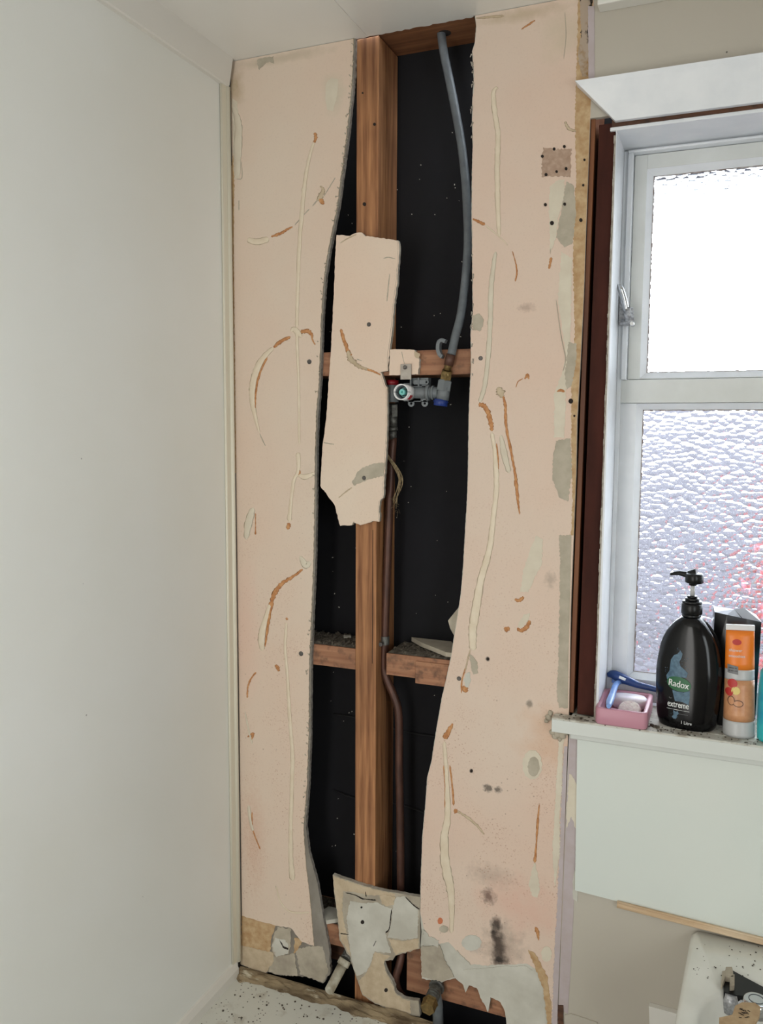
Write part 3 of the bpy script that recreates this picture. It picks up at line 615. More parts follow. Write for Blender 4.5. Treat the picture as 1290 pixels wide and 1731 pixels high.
# patches
for pi_, (mt_, pts) in enumerate((
    ('ochrestrip', [(978, -30), (975, 110), (972, 200), (974, 300), (969, 380), (969, 470), (972, 560), (966, 660), (966, 750), (968, 850), (965, 905), (969.5, 905, 0), (973.5, 800, 0), (975, 710, 0), (980.5, 620, 0), (986.5, 500, 0), (990.5, 380, 0), (997.5, 200, 0), (1000.5, 130, 0), (1003.5, -30, 0)]),
    ('mould', [(980, 0), (984, -25), (1002, -25), (1000.5, 128), (984, 130), (977, 95), (982, 60)]),
    ('brownpatch', [(918, 249), (935, 252), (966, 251), (964, 300), (940, 297), (915, 299)]),
    ('beadg', [(930, 314), (945, 304), (954, 303), (954, 335), (944, 366), (940, 400), (930, 429), (928, 349)]),
    ('greyfill', [(957.6, 307), (970, 314), (974, 360), (968, 411), (954, 418), (940, 401), (947, 366)]),
    ('beadg', [(949, 425), (967, 437), (966, 500), (964, 572), (958, 635), (954, 740), (937, 740), (937, 665), (952, 626), (957, 602), (951, 560), (943, 506)]),
    ('greyfill', [(961, 578), (975, 581), (974, 608), (967, 650), (958, 659), (955, 635)]),
    ('greyfill', [(940, 745), (964, 741), (967, 800), (960, 848), (946, 842), (934, 812), (934, 779)]),
    ('greyfill', [(945, 905), (966, 905, 0), (964, 1000, 0), (961, 1110, 0), (960, 1197), (945, 1197), (941, 1170), (944, 1120), (946, 1030), (947, 950)]),
    ('beadg', [(906, 906), (918, 912), (916, 954), (903, 979), (893, 1001), (880, 1001), (884, 967), (896, 930)]),
    ('beadg', [(887, 1038), (896, 1037), (892, 1050), (884, 1060), (874, 1060), (880, 1048)]),
    ('greyfill', [(793, 1104), (806, 1118), (808, 1138), (800, 1140), (796, 1128)]),
    ('corewhite', [(787, 1140), (794, 1136), (796, 1150), (792, 1162), (786, 1160), (784, 1150)]),
    ('greyfill', [(798, 533), (810, 530), (818, 540), (816, 552), (811, 560), (800, 557)]),
    ('beadg', [(904, 1456), (910, 1485), (913, 1504), (908, 1518), (900, 1514), (894, 1496), (899, 1472)]),
    ('beadg', oval(924, 1613, 9, 13)), ('corewhite', oval(797, 1594, 17, 13)),
    ('beadg', oval(900, 1293, 17, 25)),
    ('lilac', [(954, 1262), (950, 1330), (946, 1438), (941, 1543), (936, 1640), (933, 1735), (942, 1735, 0), (943, 1700, 0), (949.5, 1543, 0), (955, 1385, 0), (959.5, 1262, 0)]),
    ('beadg', [(945, 1205), (957, 1210), (952, 1260), (950, 1330), (946, 1380), (947, 1438), (938, 1500), (934, 1440), (940, 1330), (944, 1270)]),
    ('corebeige', [(712, 1600), (743, 1598), (750, 1620), (768, 1652), (745, 1659), (713, 1652)]),
    ('redspot', oval(744, 1557, 4.5, 5.5, 9)), ('corebeige', oval(750, 1571, 8, 6, 9)),
    ('ochrestrip', [(893, 1606), (905, 1612), (925, 1650), (932, 1700), (932, 1735), (926, 1735), (918, 1670), (905, 1637)]))):
    patch('filler_patch' if mt_ in ('beadg', 'greyfill', 'corewhite', 'corebeige') else {'lilac': 'old_paint_strip', 'redspot': 'orange_spot', 'mould': 'mouldy_patch', 'brownpatch': 'glue_patch'}.get(mt_, 'torn_paper'), pts, mt_, rb, -.0004, .0005 + .00003 * pi_, 1.5 if mt_ == 'brownpatch' else 1.1)
patch('filler_patch', oval(902, 1296, 10, 17), 'greyfill', rb, -.0012, .0005)
patch('torn_paper', [(772, 1607), (776, 1612), (793, 1628), (795, 1632), (786, 1632), (772, 1616)], 'corewhite', rb, -.0004, .003)
patch('torn_paper', [(716, 1572), (726, 1584), (742, 1590), (740, 1602), (726, 1598), (715, 1590)], 'corewhite', rb, -.0002, .002, 1.6)
patch('torn_paper', [(782, 1640), (850, 1634), (888, 1633), (900, 1640), (850, 1652), (790, 1656)], 'corewhite', rb, .0010, .0012, 1)
bead('crack', [(955, 20, .8), (957, 60, 1), (953, 100, .8)], 'greyfill', rb, -.0006, .0004)
bead('crack', [(940, 506, 1), (949, 570, 1.2), (956, 605, 1.6), (952, 628, 1)], 'greyfill', rb, -.0014, .0004)
bead('crack', [(709, 1572, 0), (720, 1588, 0)], 'hole', rb) if 0 else None
holes('screw_hole', rb, [(916.8, 264, 2.5), (936.7, 251.8, 2.5), (954, 247.6, 2.5), (957, 285, 2.5), (941, 290, 2.2), (923, 295, 2.6), (922, 346, 2.6), (954.5, 345, 2.6), (933, 377, 3.4), (988, 270, 2), (986, 313, 2), (797, 1303, 2.2), (825, 1114, 2.2), (965, 678, 4), (971, 703, 1.8), (982, 372, 3)], -.0014)
nails(rb, [(812.6, 605.6), (776, 1147)])
bm = bmesh.new()   # frayed paper on the opening side
for i in range(26):
    y = random.choice((random.uniform(75, 235), random.uniform(430, 640))); x = 799 + random.uniform(-1, 2)
    a = at(x, y, Y=.0); tube(bm, [a, a + Vector((random.uniform(-.004, 0), -.002, random.uniform(-.004, .004))), a + Vector((random.uniform(-.004, .003), -.001, random.uniform(-.007, -.003)))], [.0009, .0014, .0005], 5)
tag(link('frayed_paper', bm, 'core', rb), kind='stuff')
# paper flap poking out behind the right board edge
bm = bmesh.new(); q = [at(x, y, Y=.02) for x, y in ((757.5, 1049), (776, 1026), (780, 1060), (768, 1075), (761, 1062))]; prism(bm, q, .0235)
tag(link('paper_flap', bm, 'corebeige'), 'pale torn flap poking out behind the right wallboard above the middle nogging', 'flap')

# ---- torn scrap at the foot of the opening
sc_ = [(562.7, 1478.8, .5), (600.6, 1492.5, .8), (635, 1502.6, .6), (659, 1507.6, .6), (710.5, 1516.7, .3), (709.5, 1541, .3), (710.5, 1571, .4), (709.5, 1604, 1), (697, 1607, 1.4), (681, 1611.5, 1.4), (669, 1615.5, 1.4), (664, 1623.5, 1), (651, 1624, 1), (649, 1629, 1), (654, 1644, 1.2), (665, 1664, 1.2), (669, 1678, 1.2), (681, 1687, .8), (693, 1690, .6), (707.5, 1692, .6), (710, 1718.7, .6), (689, 1715, .8), (661, 1708, .8), (633, 1696, .5), (612.7, 1682, .4), (604.7, 1658, .4), (594.6, 1629.6, .4), (582.5, 1603, .4), (574, 1589, .6), (570, 1543, .4), (565, 1510, .4)]
bs = slab('wallboard_scrap', sc_, .0000, .0095, ['corebeige', 'core'], None, .8, 4)
tag(bs, 'torn beige and white wallboard scrap at the foot of the middle stud', 'wallboard')
for nm, mt_, pts, h in (
    ('paper_layer', 'tan', [(563, 1481), (600, 1494), (635, 1504), (668, 1511), (666, 1516), (645, 1514), (620, 1513), (600, 1508), (580, 1506), (578, 1540), (588, 1590), (594, 1618), (586, 1605), (576, 1588), (571, 1543), (566, 1510)], .0004),
    ('bare_plaster', 'corewhite', [(592, 1523), (611, 1527), (639, 1526), (650, 1533), (663, 1535), (661, 1560), (659, 1571), (651, 1577), (658, 1600), (661, 1611), (646, 1610), (633, 1608), (627, 1627), (619, 1643), (603, 1650), (594, 1623), (589, 1579), (586, 1551)], .0010),
    ('paper_layer', 'corewhite', [(670, 1517), (684, 1515), (707, 1539), (706, 1585), (681, 1589), (668, 1586), (655, 1585), (661, 1561), (664, 1531)], .0007),
    ('paper_layer', 'tan', [(641, 1514), (650, 1512), (668, 1516), (665, 1530), (655, 1532), (645, 1527)], .0012),
    ('paper_layer', 'tan', [(657, 1587), (681, 1591), (708, 1587), (708, 1603), (681, 1610), (668, 1614), (662, 1600)], .0006),
    ('paper_layer', 'tan', [(633, 1610), (652, 1614), (662, 1616), (651, 1622), (648, 1630), (653, 1645), (664, 1666), (668, 1679), (681, 1689), (693, 1692), (694, 1714), (660, 1706), (633, 1694), (613, 1680), (606, 1658), (619, 1645), (628, 1628)], .0005)):
    patch(nm, pts, mt_, bs, 0, h)
holes('nail_hole', bs, [(612.7, 1559, 3.2), (652.5, 1674, 3), (611, 1534, 1.6)], -.0012)
for pts in ([(584, 1509, 1.6), (600, 1513, 1.2), (612, 1519, 2.4), (618, 1520, 1), (636, 1522, 2.2)], [(618, 1507, 1), (619, 1516, 1.4)], [(662, 1537, 1.5), (660, 1556, 1.6), (658, 1570, 1.5), (652, 1577, 2.6)], [(575, 1578, 1.4), (590, 1580, 1.2)], [(631, 1600, 1), (636, 1590, 1)], [(685, 1516, 1), (700, 1531, 1.8), (709, 1537, 2)]):
    bead('crack', pts, 'hole', bs, -.0010, .0004, .4)
bm = B(.1985, .2285, .03, .05, .5835 + .004, .5975, rot=Matrix.Rotation(-.3, 3, 'Z')); c0 = at(570, 1548, Z=.59)
bm = bmesh.new(); q = [at(x, y, Z=.596) for x, y in ((546, 1538), (556, 1532), (575, 1536), (574, 1552), (552, 1556))]
F = [bm.verts.new(v) for v in q]; K = [bm.verts.new(v - Vector((0, 0, .009))) for v in q]; bm.faces.new(F); bm.faces.new(list(reversed(K)))
for i in range(5): bm.faces.new((F[i], K[i], K[(i + 1) % 5], F[(i + 1) % 5]))
tag(link('plaster_chunk', bm, 'corewhite'), 'pale plaster chunk lying on the low nogging behind the torn scrap', 'chunk')

# ================================================================= PIPES
bm = bmesh.new(); P = []
for (x, y), Y in zip(((745, 34), (745.5, 50), (750, 87), (760.6, 139), (771, 192), (780, 244), (786, 296), (789.5, 349), (791, 410), (787, 470), (779.5, 530), (770, 568), (763, 600)), (.052, .052, .05, .05, .05, .05, .048, .046, .040, .030, .018, .005, -.001)):
    P.append(at(x, y, Y=Y))
P.insert(0, P[0] + Vector((0, 0, .02)))
tube(bm, P, .0083, 18, smooth_n=5)
tag(link('water_pipe', bm, 'grey_pl'), 'grey plastic water pipe curving down from the top plate to the shower valve', 'pipe')
# grey hook clip on nogging
bm = bmesh.new(); P = [at(x, y, Y=-.006) for x, y in ((752, 577), (747, 575), (742, 577), (740, 583), (740, 592), (743, 600), (747, 603))]
q = crom(P, 4)
for a, b_ in zip(q, q[1:]):
    n_ = (b_ - a).cross(Vector((0, 1, 0))).normalized() * .0035
    v = [bm.verts.new(p) for p in (a - n_, a + n_, b_ + n_, b_ - n_)]; w = [bm.verts.new(p + Vector((0, .014, 0))) for p in (a - n_, a + n_, b_ + n_, b_ - n_)]
    bm.faces.new(v); bm.faces.new(w[::-1])
    for i in range(4): bm.faces.new((v[i], w[i], w[(i + 1) % 4], v[(i + 1) % 4]))
tag(link('pipe_hook', bm, 'grey_fit'), 'open grey plastic hook clip on the upper nogging beside the pipe end', 'clip')
# shower valve
vc = at(700, 664, Y=.025); V = empty('shower_valve', (vc.x, .03, vc.z - .03))
tag(V, 'grey plastic shower valve with a white collar and teal spindle below the upper nogging', 'valve')
def P3(x, y, Y): return at(x, y, Y=Y)
bm = bmesh.new(); tube(bm, [P3(672, 664, .018), P3(742, 664, .010)], .0115, 20); tube(bm, [P3(722, 664, .012), P3(727, 664, .012)], .0155, 20); tube(bm, [P3(731, 664, .011), P3(734, 664, .011)], .0140, 20)
box(bm, P3(690, 0, .02).x, P3(722, 0, .02).x, .012, .045, P3(700, 678, .02).z, P3(700, 648, .02).z)
tube(bm, [P3(663.5, 649, .03), P3(663.5, 680, .03)], .0125, 18)
link('valve_body', bm, 'grey_fit', V)
bm = bmesh.new(); tube(bm, [P3(748, 676, .008), P3(751, 655, .008)], .0125, 20); hexy(bm, P3(750, 660, .008), P3(752.5, 644, .008), .0145); tube(bm, [P3(752, 645, .008), P3(752.5, 642, .008)], .012, 20); link('elbow', bm, 'grey_fit', V)
bm = bmesh.new(); tube(bm, [P3(746, 675, .008), P3(744.5, 686, .008)], .0135, 24); tube(bm, [P3(745.4, 678, .008), P3(745.2, 680, .008)], .0148, 24); link('end_cap', bm, 'blue_pl', V)['label'] = 'blue end cap'
bm = bmesh.new(); tube(bm, [P3(663.5, 643, .03), P3(663.5, 651, .03)], .0128, 20); link('end_cap', bm, 'red_pl', V)['label'] = 'red end cap'
bm = bmesh.new(); c0 = P3(678, 662.6, -.03)
def ringtube(bm, c, y0, y1, ro, ri, seg=32, mi=0):
    R0 = []
    for y, r in ((y0, ro), (y1, ro), (y1, ri), (y0, ri)):
        R0.append([bm.verts.new((c.x + r * math.cos(2 * math.pi * k / seg), y, c.z + r * math.sin(2 * math.pi * k / seg))) for k in range(seg)])
    for i in range(4):
        A_, B_ = R0[i], R0[(i + 1) % 4]
        for k in range(seg):
            f = bm.faces.new((A_[k], A_[(k + 1) % seg], B_[(k + 1) % seg], B_[k])); f.material_index = mi; f.smooth = i in (0, 2)
ringtube(bm, c0, -.030, .022, .0155, .0136); link('collar', bm, 'white_pl', V)['label'] = 'white collar'
bm = bmesh.new(); ringtube(bm, c0, -.024, .02, .0134, .0118); tube(bm, [(c0.x, -.006, c0.z), (c0.x, .02, c0.z)], .0120, 24); link('inner_sleeve', bm, 'grey_dk', V)
bm = bmesh.new(); ringtube(bm, c0, -.026, .0, .0056, .0022); tube(bm, [(c0.x, -.018, c0.z), (c0.x, 0, c0.z)], .003, 20); ringtube(bm, c0, -.010, .0, .0092, .0080); link('spindle', bm, 'teal', V)['label'] = 'teal spindle'
bm = bmesh.new()
for s_ in (-1, 1): box(bm, c0.x + s_ * .0135 - .0022, c0.x + s_ * .0135 + .0022, -.0306, -.018, c0.z - .0004, c0.z + .0004)
link('slot', bm, 'hole', V)
bm = bmesh.new(); seg = []   # red sticker wrapped on the collar
for k in range(6):
    a = math.radians(-62 + k * 8); r = .01565
    seg.append([bm.verts.new((c0.x + r * math.cos(a), y, c0.z + r * math.sin(a))) for y in (-.018, -.003)])
for a, b_ in zip(seg, seg[1:]): bm.faces.new((a[0], a[1], b_[1], b_[0]))
link('sticker', bm, 'sticker', V)['label'] = 'red sticker'
bm = bmesh.new(); z1, z0 = P3(700, 639, .012).z, P3(700, 653, .012).z
box(bm, P3(699, 0, .012).x, P3(731, 0, .012).x, .012, .03, z0, z1); box(bm, P3(706, 0, .011).x, P3(728, 0, .011).x, .006, .013, z0 + .003, z1 - .004)
for x in (700, 714): box(bm, P3(x, 0, .01).x, P3(x + 2.4, 0, .01).x, .004, .014, z0, z1)
link('mounting_clip', bm, 'grey_fit', V, bevel=.0008)
bm = bmesh.new(); c = P3(721, 646, .005); ringtube(bm, c, .0045, .01, .0042, .0024); link('clip_ring', bm, 'grey_fit', V)
bm = bmesh.new()
for x in (695, 718): c = P3(x, 682, .012); ringtube(bm, c, .012, .017, .0065, .0026); box(bm, c.x - .0055, c.x + .0055, .012, .017, c.z + .003, c.z + .016)
box(bm, P3(695, 0, .012).x, P3(718, 0, .012).x, .012, .017, P3(700, 679, .012).z, P3(700, 671, .012).z); link('lug_bracket', bm, 'grey_fit', V)
bm = bmesh.new(); tube(bm, [P3(753, 642, .007), P3(756, 626, .001)], .0098, 20); hexy(bm, P3(753.5, 641, .006), P3(755, 630, .003), .0112); tube(bm, [P3(756, 626, .001), P3(760, 606, -.001)], .0072, 18)
link('brass_coupling', bm, 'brass', V)['label'] = 'aged brass coupling'
bm = bmesh.new(); tube(bm, [P3(758, 618, .0), P3(762.6, 599, -.001)], .0092, 18); link('pipe_ferrule', bm, 'copper', V)['label'] = 'dark copper sleeve'
# strap tab with screw
bm = bmesh.new(); a, b_ = at(677.5, 615.6, Y=-.002), at(695.5, 641.5, Y=-.002); box(bm, a.x, b_.x, -.0035, -.0018, b_.z, a.z)
sp2 = tag(link('metal_strap', bm, 'strap', bevel=.0006), 'pale metal strap tab screwed to the small pink scrap above the white collar', 'strap')
bm = bmesh.new(); dot(bm, 685, 621, 3.3, -.0036, .002); link('screw_head', bm, 'nail', sp2)
# copper riser
bm = bmesh.new(); YC = .045
P = [at(x, y, Y=YC) for x, y in ((664.5, 740), (661.5, 785), (658.5, 848), (656, 920), (653, 1004), (650.5, 1078), (649, 1118), (650, 1135), (656, 1153), (668, 1181), (673.5, 1203), (675, 1240), (675, 1300), (677, 1404), (677.7, 1503), (679, 1560))]
P += [at(681, 1600, Y=.038), at(675, 1632, Y=.024), at(669, 1655, Y=.020), at(675, 1676, Y=.034), at(690, 1694, Y=.05)]
tube(bm, P, .0084, 16, smooth_n=5); cpipe = link('copper_pipe', bm, 'copper')
tag(cpipe, 'brown oxidised copper pipe running down beside the stud with a bend below the middle nogging', 'pipe')
bm = bmesh.new(); hexy(bm, P3(664, 683, .035), P3(664, 703, .04), .0115); tube(bm, [P3(664, 700, .04), P3(664, 722, .043)], .0095, 16); tube(bm, [P3(664, 722, .043), P3(664, 728, .043)], .0105, 16); tube(bm, [P3(664, 728, .043), P3(664, 742, YC)], .0085, 16)
link('union_nut', bm, 'galv', cpipe)['label'] = 'dull brassy union nut'
bm = bmesh.new(); c = at(650.5, 1082, Y=YC); ringtube  # clip round the pipe
seg = 20; R0 = []
for z, r in ((c.z - .009, .0085), (c.z - .009, .0100), (c.z + .009, .0100), (c.z + .009, .0085)):
    R0.append([bm.verts.new((c.x + r * math.cos(2 * math.pi * k / seg), c.y + r * math.sin(2 * math.pi * k / seg), z)) for k in range(seg)])
for i in range(4):
    for k in range(seg): bm.faces.new((R0[i][k], R0[i][(k + 1) % seg], R0[(i + 1) % 4][(k + 1) % seg], R0[(i + 1) % 4][k]))
box(bm, .3362, c.x - .006, c.y - .016, c.y - .013, c.z - .012, c.z + .002)
pc = tag(link('pipe_clip', bm, 'galv'), 'small grey clip holding the copper pipe to the stud at the middle nogging', 'clip')
bm = bmesh.new(); e = at(638, 1091, Y=.026); tube(bm, [(.3395, .0275, c.z - .005), (.3395, .0245, c.z - .005)], .0042, 12); link('screw_head', bm, 'nail', pc)
# jute
bm = bmesh.new()
for k in range(7):
    o = [random.uniform(-.0022, .0022) for _ in range(3)]
    P = [at(x, y, Y=.03) + Vector((o[0] * (1 + i * .35), o[1] * 2, o[2])) + Vector((random.uniform(-1, 1), 0, 0)) * .0006 * i for i, (x, y) in enumerate(((652, 766), (660, 776), (670, 789), (678, 807), (677, 823), (671, 842), (669, 862 - random.uniform(0, 14))))]
    tube(bm, P, [.0012, .0012, .0012, .0012, .0010, .0007, .0003], 6, smooth_n=3)
for k in range(24):
    p = at(random.uniform(664, 674), random.uniform(835, 870), Y=.032); tube(bm, [p, p + Vector((random.uniform(-.008, .008), random.uniform(-.004, .004), random.uniform(-.012, .004)))], .0002, 4)
tag(link('jute_twine', bm, 'jute'), 'frayed loop of tan jute twine hanging out beside the copper pipe', 'twine')
# lower copper bend seen through the hole
bm = bmesh.new(); P = [at(x, y, Y=.0) for x, y in ((684, 1604), (676, 1628), (668, 1652), (672, 1670), (684, 1690))]; P = [Vector((p.x, .028, p.z)) for p in P]; tube(bm, P, .0065, 14, smooth_n=4)
bm.free()
bm = bmesh.new(); P = [at(x, y, Y=.030) for x, y in ((684, 1606), (678, 1626), (669, 1650), (668, 1662), (676, 1680), (688, 1696))]; P = [Vector((p.x + .0, p.y - .024, p.z)) for p in P]
P = [at(x, y, Y=.004) for x, y in ((684, 1606), (678, 1626), (669, 1650), (668, 1662), (676, 1680), (688, 1696))]
bm.free()
# pipe stubs
a = at(600, 1590, Y=.045); b_ = at(584, 1622, Y=-.002); c = at(579, 1632, Y=-.010); d = at(556, 1676, Y=-.075)
S = empty('pipe_stub', (b_.x, 0, d.z - .012)); tag(S, 'stained white capped pipe stub sticking out left of the torn scrap', 'pipe')
bm = bmesh.new(); tube(bm, [a, b_], .0105, 18)
for k in range(6): p = a + (b_ - a) * (.45 + .09 * k); q = a + (b_ - a) * (.49 + .09 * k); tube(bm, [p, q], .0118, 18)
link('threaded_pipe', bm, 'galv', S)
bm = bmesh.new(); dd = (d - c).normalized(); tube(bm, [b_, c], .0135, 18); tube(bm, [c, c + (d - c) * .96, d], [.0112, .0105, .0085], 12, wob=.03); link('white_sleeve', bm, 'oldwhite', S)['label'] = 'stained white sleeve'
a = at(741, 1662, Y=.012); b_ = at(722.6, 1706, Y=-.058)
S = empty('pipe_stub', (a.x, 0, b_.z - .02)); tag(S, 'grey pipe stub with a hexagonal brass cap under the right wallboard', 'pipe')
bm = bmesh.new(); tube(bm, [a, a + (b_ - a) * .72], .0125, 18); tube(bm, [a + (b_ - a) * .1, a + (b_ - a) * .2], .0165, 18)
for k in range(4): tube(bm, [a + (b_ - a) * (.4 + .09 * k), a + (b_ - a) * (.44 + .09 * k)], .0138, 18)
link('grey_pipe', bm, 'galv', S)
bm = bmesh.new(); hexy(bm, a + (b_ - a) * .72, b_, .0152); hexy(bm, a + (b_ - a) * .70, a + (b_ - a) * .76, .0165); link('brass_cap', bm, 'brass', S)['label'] = 'hexagonal brass cap'
bm = bmesh.new(); p = a + (b_ - a) * .3; tube(bm, [p, p + Vector((.006, .0, -.03)), p + Vector((.008, .0, -.08))], .011, 16); link('drop_pipe', bm, 'grey_pl', S)

# ================================================================= BATH LEDGE AND ROTTEN STRIP
bm = bmesh.new(); box(bm, 0, .74, -.20, .0, .40, ZL); box(bm, 0, .05, -1.0, -.2, .40, ZL); box(bm, .69, .74, -1.0, -.2, .40, ZL); box(bm, 0, .74, -1.06, -1.0, .40, ZL)
bt = empty('bathtub', (.37, -.5, 0)); tag(bt, 'dust-speckled white ledge below the open wall at the left corner', 'bathtub')
link('rim', bm, 'ledge', bt, bevel=.004)
bm = bmesh.new(); box(bm, 0, .74, -.202, -.19, .02, .41); box(bm, .0, .012, -1.06, -.2, .02, .41); box(bm, .728, .74, -1.06, -.2, .0, .41); box(bm, 0, .74, -1.06, -1.048, 0, .41); box(bm, 0, .74, -1.06, -.19, .0, .03); link('tub', bm, 'ledge', bt)
bm = bmesh.new(); nx, ny = 150, 14; g = []
for i in range(nx + 1):
    x = .006 + i * .52 / nx; row = []
    fy = -.030 - .012 * noise.noise(Vector((x * 18, 0, 3))) - .006 * noise.noise(Vector((x * 60, 0, 9)))
    for k in range(ny + 1):
        t = k / ny; y = -.0015 + (fy + .0015) * t
        hgt = .013 * (1 - t ** 1.6) + .009 * max(-.4, noise.noise(Vector((x * 14, y * 110, 1)))) * (1 - abs(t - .5)) + .004 * noise.noise(Vector((x * 50, y * 200, 5)))
        row.append(bm.verts.new((x, y, ZL + (max(.0005, hgt) if 0 < k < ny else (.012 if k == 0 else .0002)))))
    g.append(row)
for i in range(nx):
    for k in range(ny): bm.faces.new((g[i][k], g[i + 1][k], g[i + 1][k + 1], g[i][k + 1]))
    bm.faces.new((g[i][0], g[i][ny], g[i + 1][ny], g[i + 1][0]))
tag(link('rotten_batten', bm, 'rot'), 'rotten flaking timber batten lying along the back of the white ledge', 'timber')
bm = bmesh.new()
for _ in range(90):
    x = random.uniform(.02, .5); y = random.uniform(-.18, -.045); s_ = random.uniform(.0006, .0019)
    box(bm, x - s_, x + s_, y - s_, y + s_, ZL + .0003, ZL + .0003 + s_, rot=Matrix.Rotation(random.uniform(0, 3), 3, 'Z'))
tag(link('dirt_specks', bm, 'dust', bt), kind='stuff')

# ================================================================= WINDOW
win = empty('window_1', (1.1, .12, 1.131)); win['kind'] = 'structure'
WX0, WX1, ZS, ZH = .790, 1.46, 1.131, 2.185
YF = .122
bm = bmesh.new()   # side jamb with reveal, its front edge rough with old paint
q1, q2 = at(1041, 204, Y=0), at(1006.5, 1190, Y=0)
P = [Vector((q1.x + .001, -.001, ZH + .0065)), Vector((WX0 + .0, -.001, ZH + .0065)), Vector((WX0, -.001, ZS)), Vector((q2.x, -.001, ZS))]
prism(bm, P, .15); link('jamb', bm, 'winpaint', win, bevel=.0015)
link('jamb', B(WX1 - .005, WX1 + .02, -.001, .15, ZS, ZH), 'winpaint', win)
bm = bmesh.new(); box(bm, WX0 - .012, WX1 + .02, -.001, .15, ZH, ZH + .0065); link('head_jamb', bm, 'winpaint', win, bevel=.0015)
# flaking paint along the jamb edge
bm = bmesh.new(); z = ZS
while z < ZH - .01:
    t = (z - ZS) / (ZH - ZS); x = q2.x + (q1.x - q2.x) * t; w = .0012 + .0026 * abs(noise.noise(Vector((0, 0, z * 40)))); dz = random.uniform(.004, .014)
    box(bm, x - w, x + .0012, -.0022, .003, z, z + dz); z += dz
link('flaking_paint', bm, 'crumb', win)
# fixed frame members behind the reveal
bm = bmesh.new(); box(bm, WX0, WX0 + .008, .112, .15, ZS, ZH); box(bm, WX0, WX1, .112, .15, ZH - .003, ZH); link('stop', bm, 'winpaint', win, bevel=.001)
bm = bmesh.new(); box(bm, WX0 + .008, WX0 + .0175, .104, .15, 1.762, ZH - .008); box(bm, WX0 + .008, WX1, .104, .15, ZH - .008, ZH - .003); link('stop_bead', bm, 'winpaint', win, bevel=.002)
bm = bmesh.new(); box(bm, WX0, WX1, YF - .008, .16, 1.718, 1.762); link('transom', bm, 'winold', win, bevel=.0015)
def sash(x0, x1, z0, z1, wl, wt, wb, yf, name='sash', mat='winold'):
    bm = bmesh.new(); box(bm, x0, x0 + wl, yf, yf + .03, z0, z1); box(bm, x1 - wl, x1, yf, yf + .03, z0, z1)
    box(bm, x0 + wl, x1 - wl, yf, yf + .03, z1 - wt, z1); box(bm, x0 + wl, x1 - wl, yf, yf + .03, z0, z0 + wb)
    sh = link(name, bm, mat, win, bevel=.001)
    gx0, gx1, gz0, gz1 = x0 + wl, x1 - wl, z0 + wb, z1 - wt; g_ = .011; yg = yf + .014
    bm = bmesh.new()   # splayed glazing moulding
    o = [(gx0, gz0), (gx1, gz0), (gx1, gz1), (gx0, gz1)]; i_ = [(gx0 + g_, gz0 + g_), (gx1 - g_, gz0 + g_), (gx1 - g_, gz1 - g_), (gx0 + g_, gz1 - g_)]
    V0 = [bm.verts.new((x, yf + .001, z)) for x, z in o]; V1 = [bm.verts.new((x, yg - .001, z)) for x, z in i_]; V2 = [bm.verts.new((x, yg - .001, z)) for x, z in o]
    for k in range(4):
        n_ = (k + 1) % 4; bm.faces.new((V0[k], V0[n_], V1[n_], V1[k])); bm.faces.new((V1[k], V1[n_], V2[n_], V2[k])); bm.faces.new((V0[k], V2[k], V2[n_], V0[n_]))
    link('glazing_moulding', bm, 'winpaint', sh)
    bm = bmesh.new(); box(bm, gx0 + .002, gx1 - .002, yg, yg + .004, gz0 + .002, gz1 - .002)
    for f in bm.faces: f.material_index = 0 if f.calc_center_median().y < yg + .0001 else 1
    link('pane', bm, ['glass', 'glassback'], sh)
    bm = bmesh.new(); n_ = 90   # broken putty line round the pane
    for k in range(n_):
        for (xa, za, xb, zb) in ((i_[0][0], i_[0][1], i_[3][0], i_[3][1]), (i_[3][0], i_[3][1], i_[2][0], i_[2][1]), (i_[0][0], i_[0][1], i_[1][0], i_[1][1])):
            t0, t1 = k / n_, (k + 1) / n_; w = random.uniform(.0010, .0028)
            x_0, x_1, z_0, z_1 = xa + (xb - xa) * t0, xa + (xb - xa) * t1, za + (zb - za) * t0, za + (zb - za) * t1
            if abs(x_1 - x_0) < 1e-6: box(bm, x_0 - .001, x_0 + w, yg - .0012, yg + .0001, z_0, z_1)
            elif z_0 > (gz0 + gz1) / 2: box(bm, x_0, x_1, yg - .0012, yg + .0001, z_0 - w, z_0 + .001)
            else: box(bm, x_0, x_1, yg - .0012, yg + .0001, z_0 - .001, z_0 + w * .6)
    link('putty', bm, 'putty', sh)
    return sh
sash(WX0 + .0185, WX1 - .02, 1.763, ZH - .009, .0225, .026, -.006 + .008, YF, 'sash')
sash(WX0 + .0005, WX1 - .005, ZS + .004, 1.7175, .0365, .001, .044, YF, 'sash', 'winpaint')
# latch
lt = empty('window_latch', tuple(at(1056, 552, Y=.10))); tag(lt, 'worn chrome window latch with a ribbed knuckle on the upper sash', 'latch')
bm = bmesh.new(); a, b_ = at(1047, 500, Y=.100), at(1058, 549, Y=.100); box(bm, a.x, b_.x, .0985, .104, b_.z, a.z)
tube(bm, [at(1050, 545, Y=.099), at(1066, 546, Y=.095)], .006, 14); link('base_plate', bm, 'dullchrome', lt, bevel=.001)
bm = bmesh.new(); tube(bm, [at(1043, 484, Y=.075), at(1048, 486, Y=.073), at(1052, 496, Y=.076), at(1056, 510, Y=.08), at(1059, 525, Y=.084)], [.0035, .0055, .006, .0058, .0055], 16, smooth_n=4); link('lever', bm, 'chrome', lt)
bm = bmesh.new()
for k in range(5):
    y = 522 + k * 5; tube(bm, [at(1056 + k * 1.2, y, Y=.086), at(1070 + k * .4, y + 2, Y=.088)], .0042, 12, wob=.05)
tube(bm, [at(1060, 520, Y=.086), at(1064, 542, Y=.088)], .0075, 14, wob=.06); link('ribbed_knuckle', bm, 'dullchrome', lt)
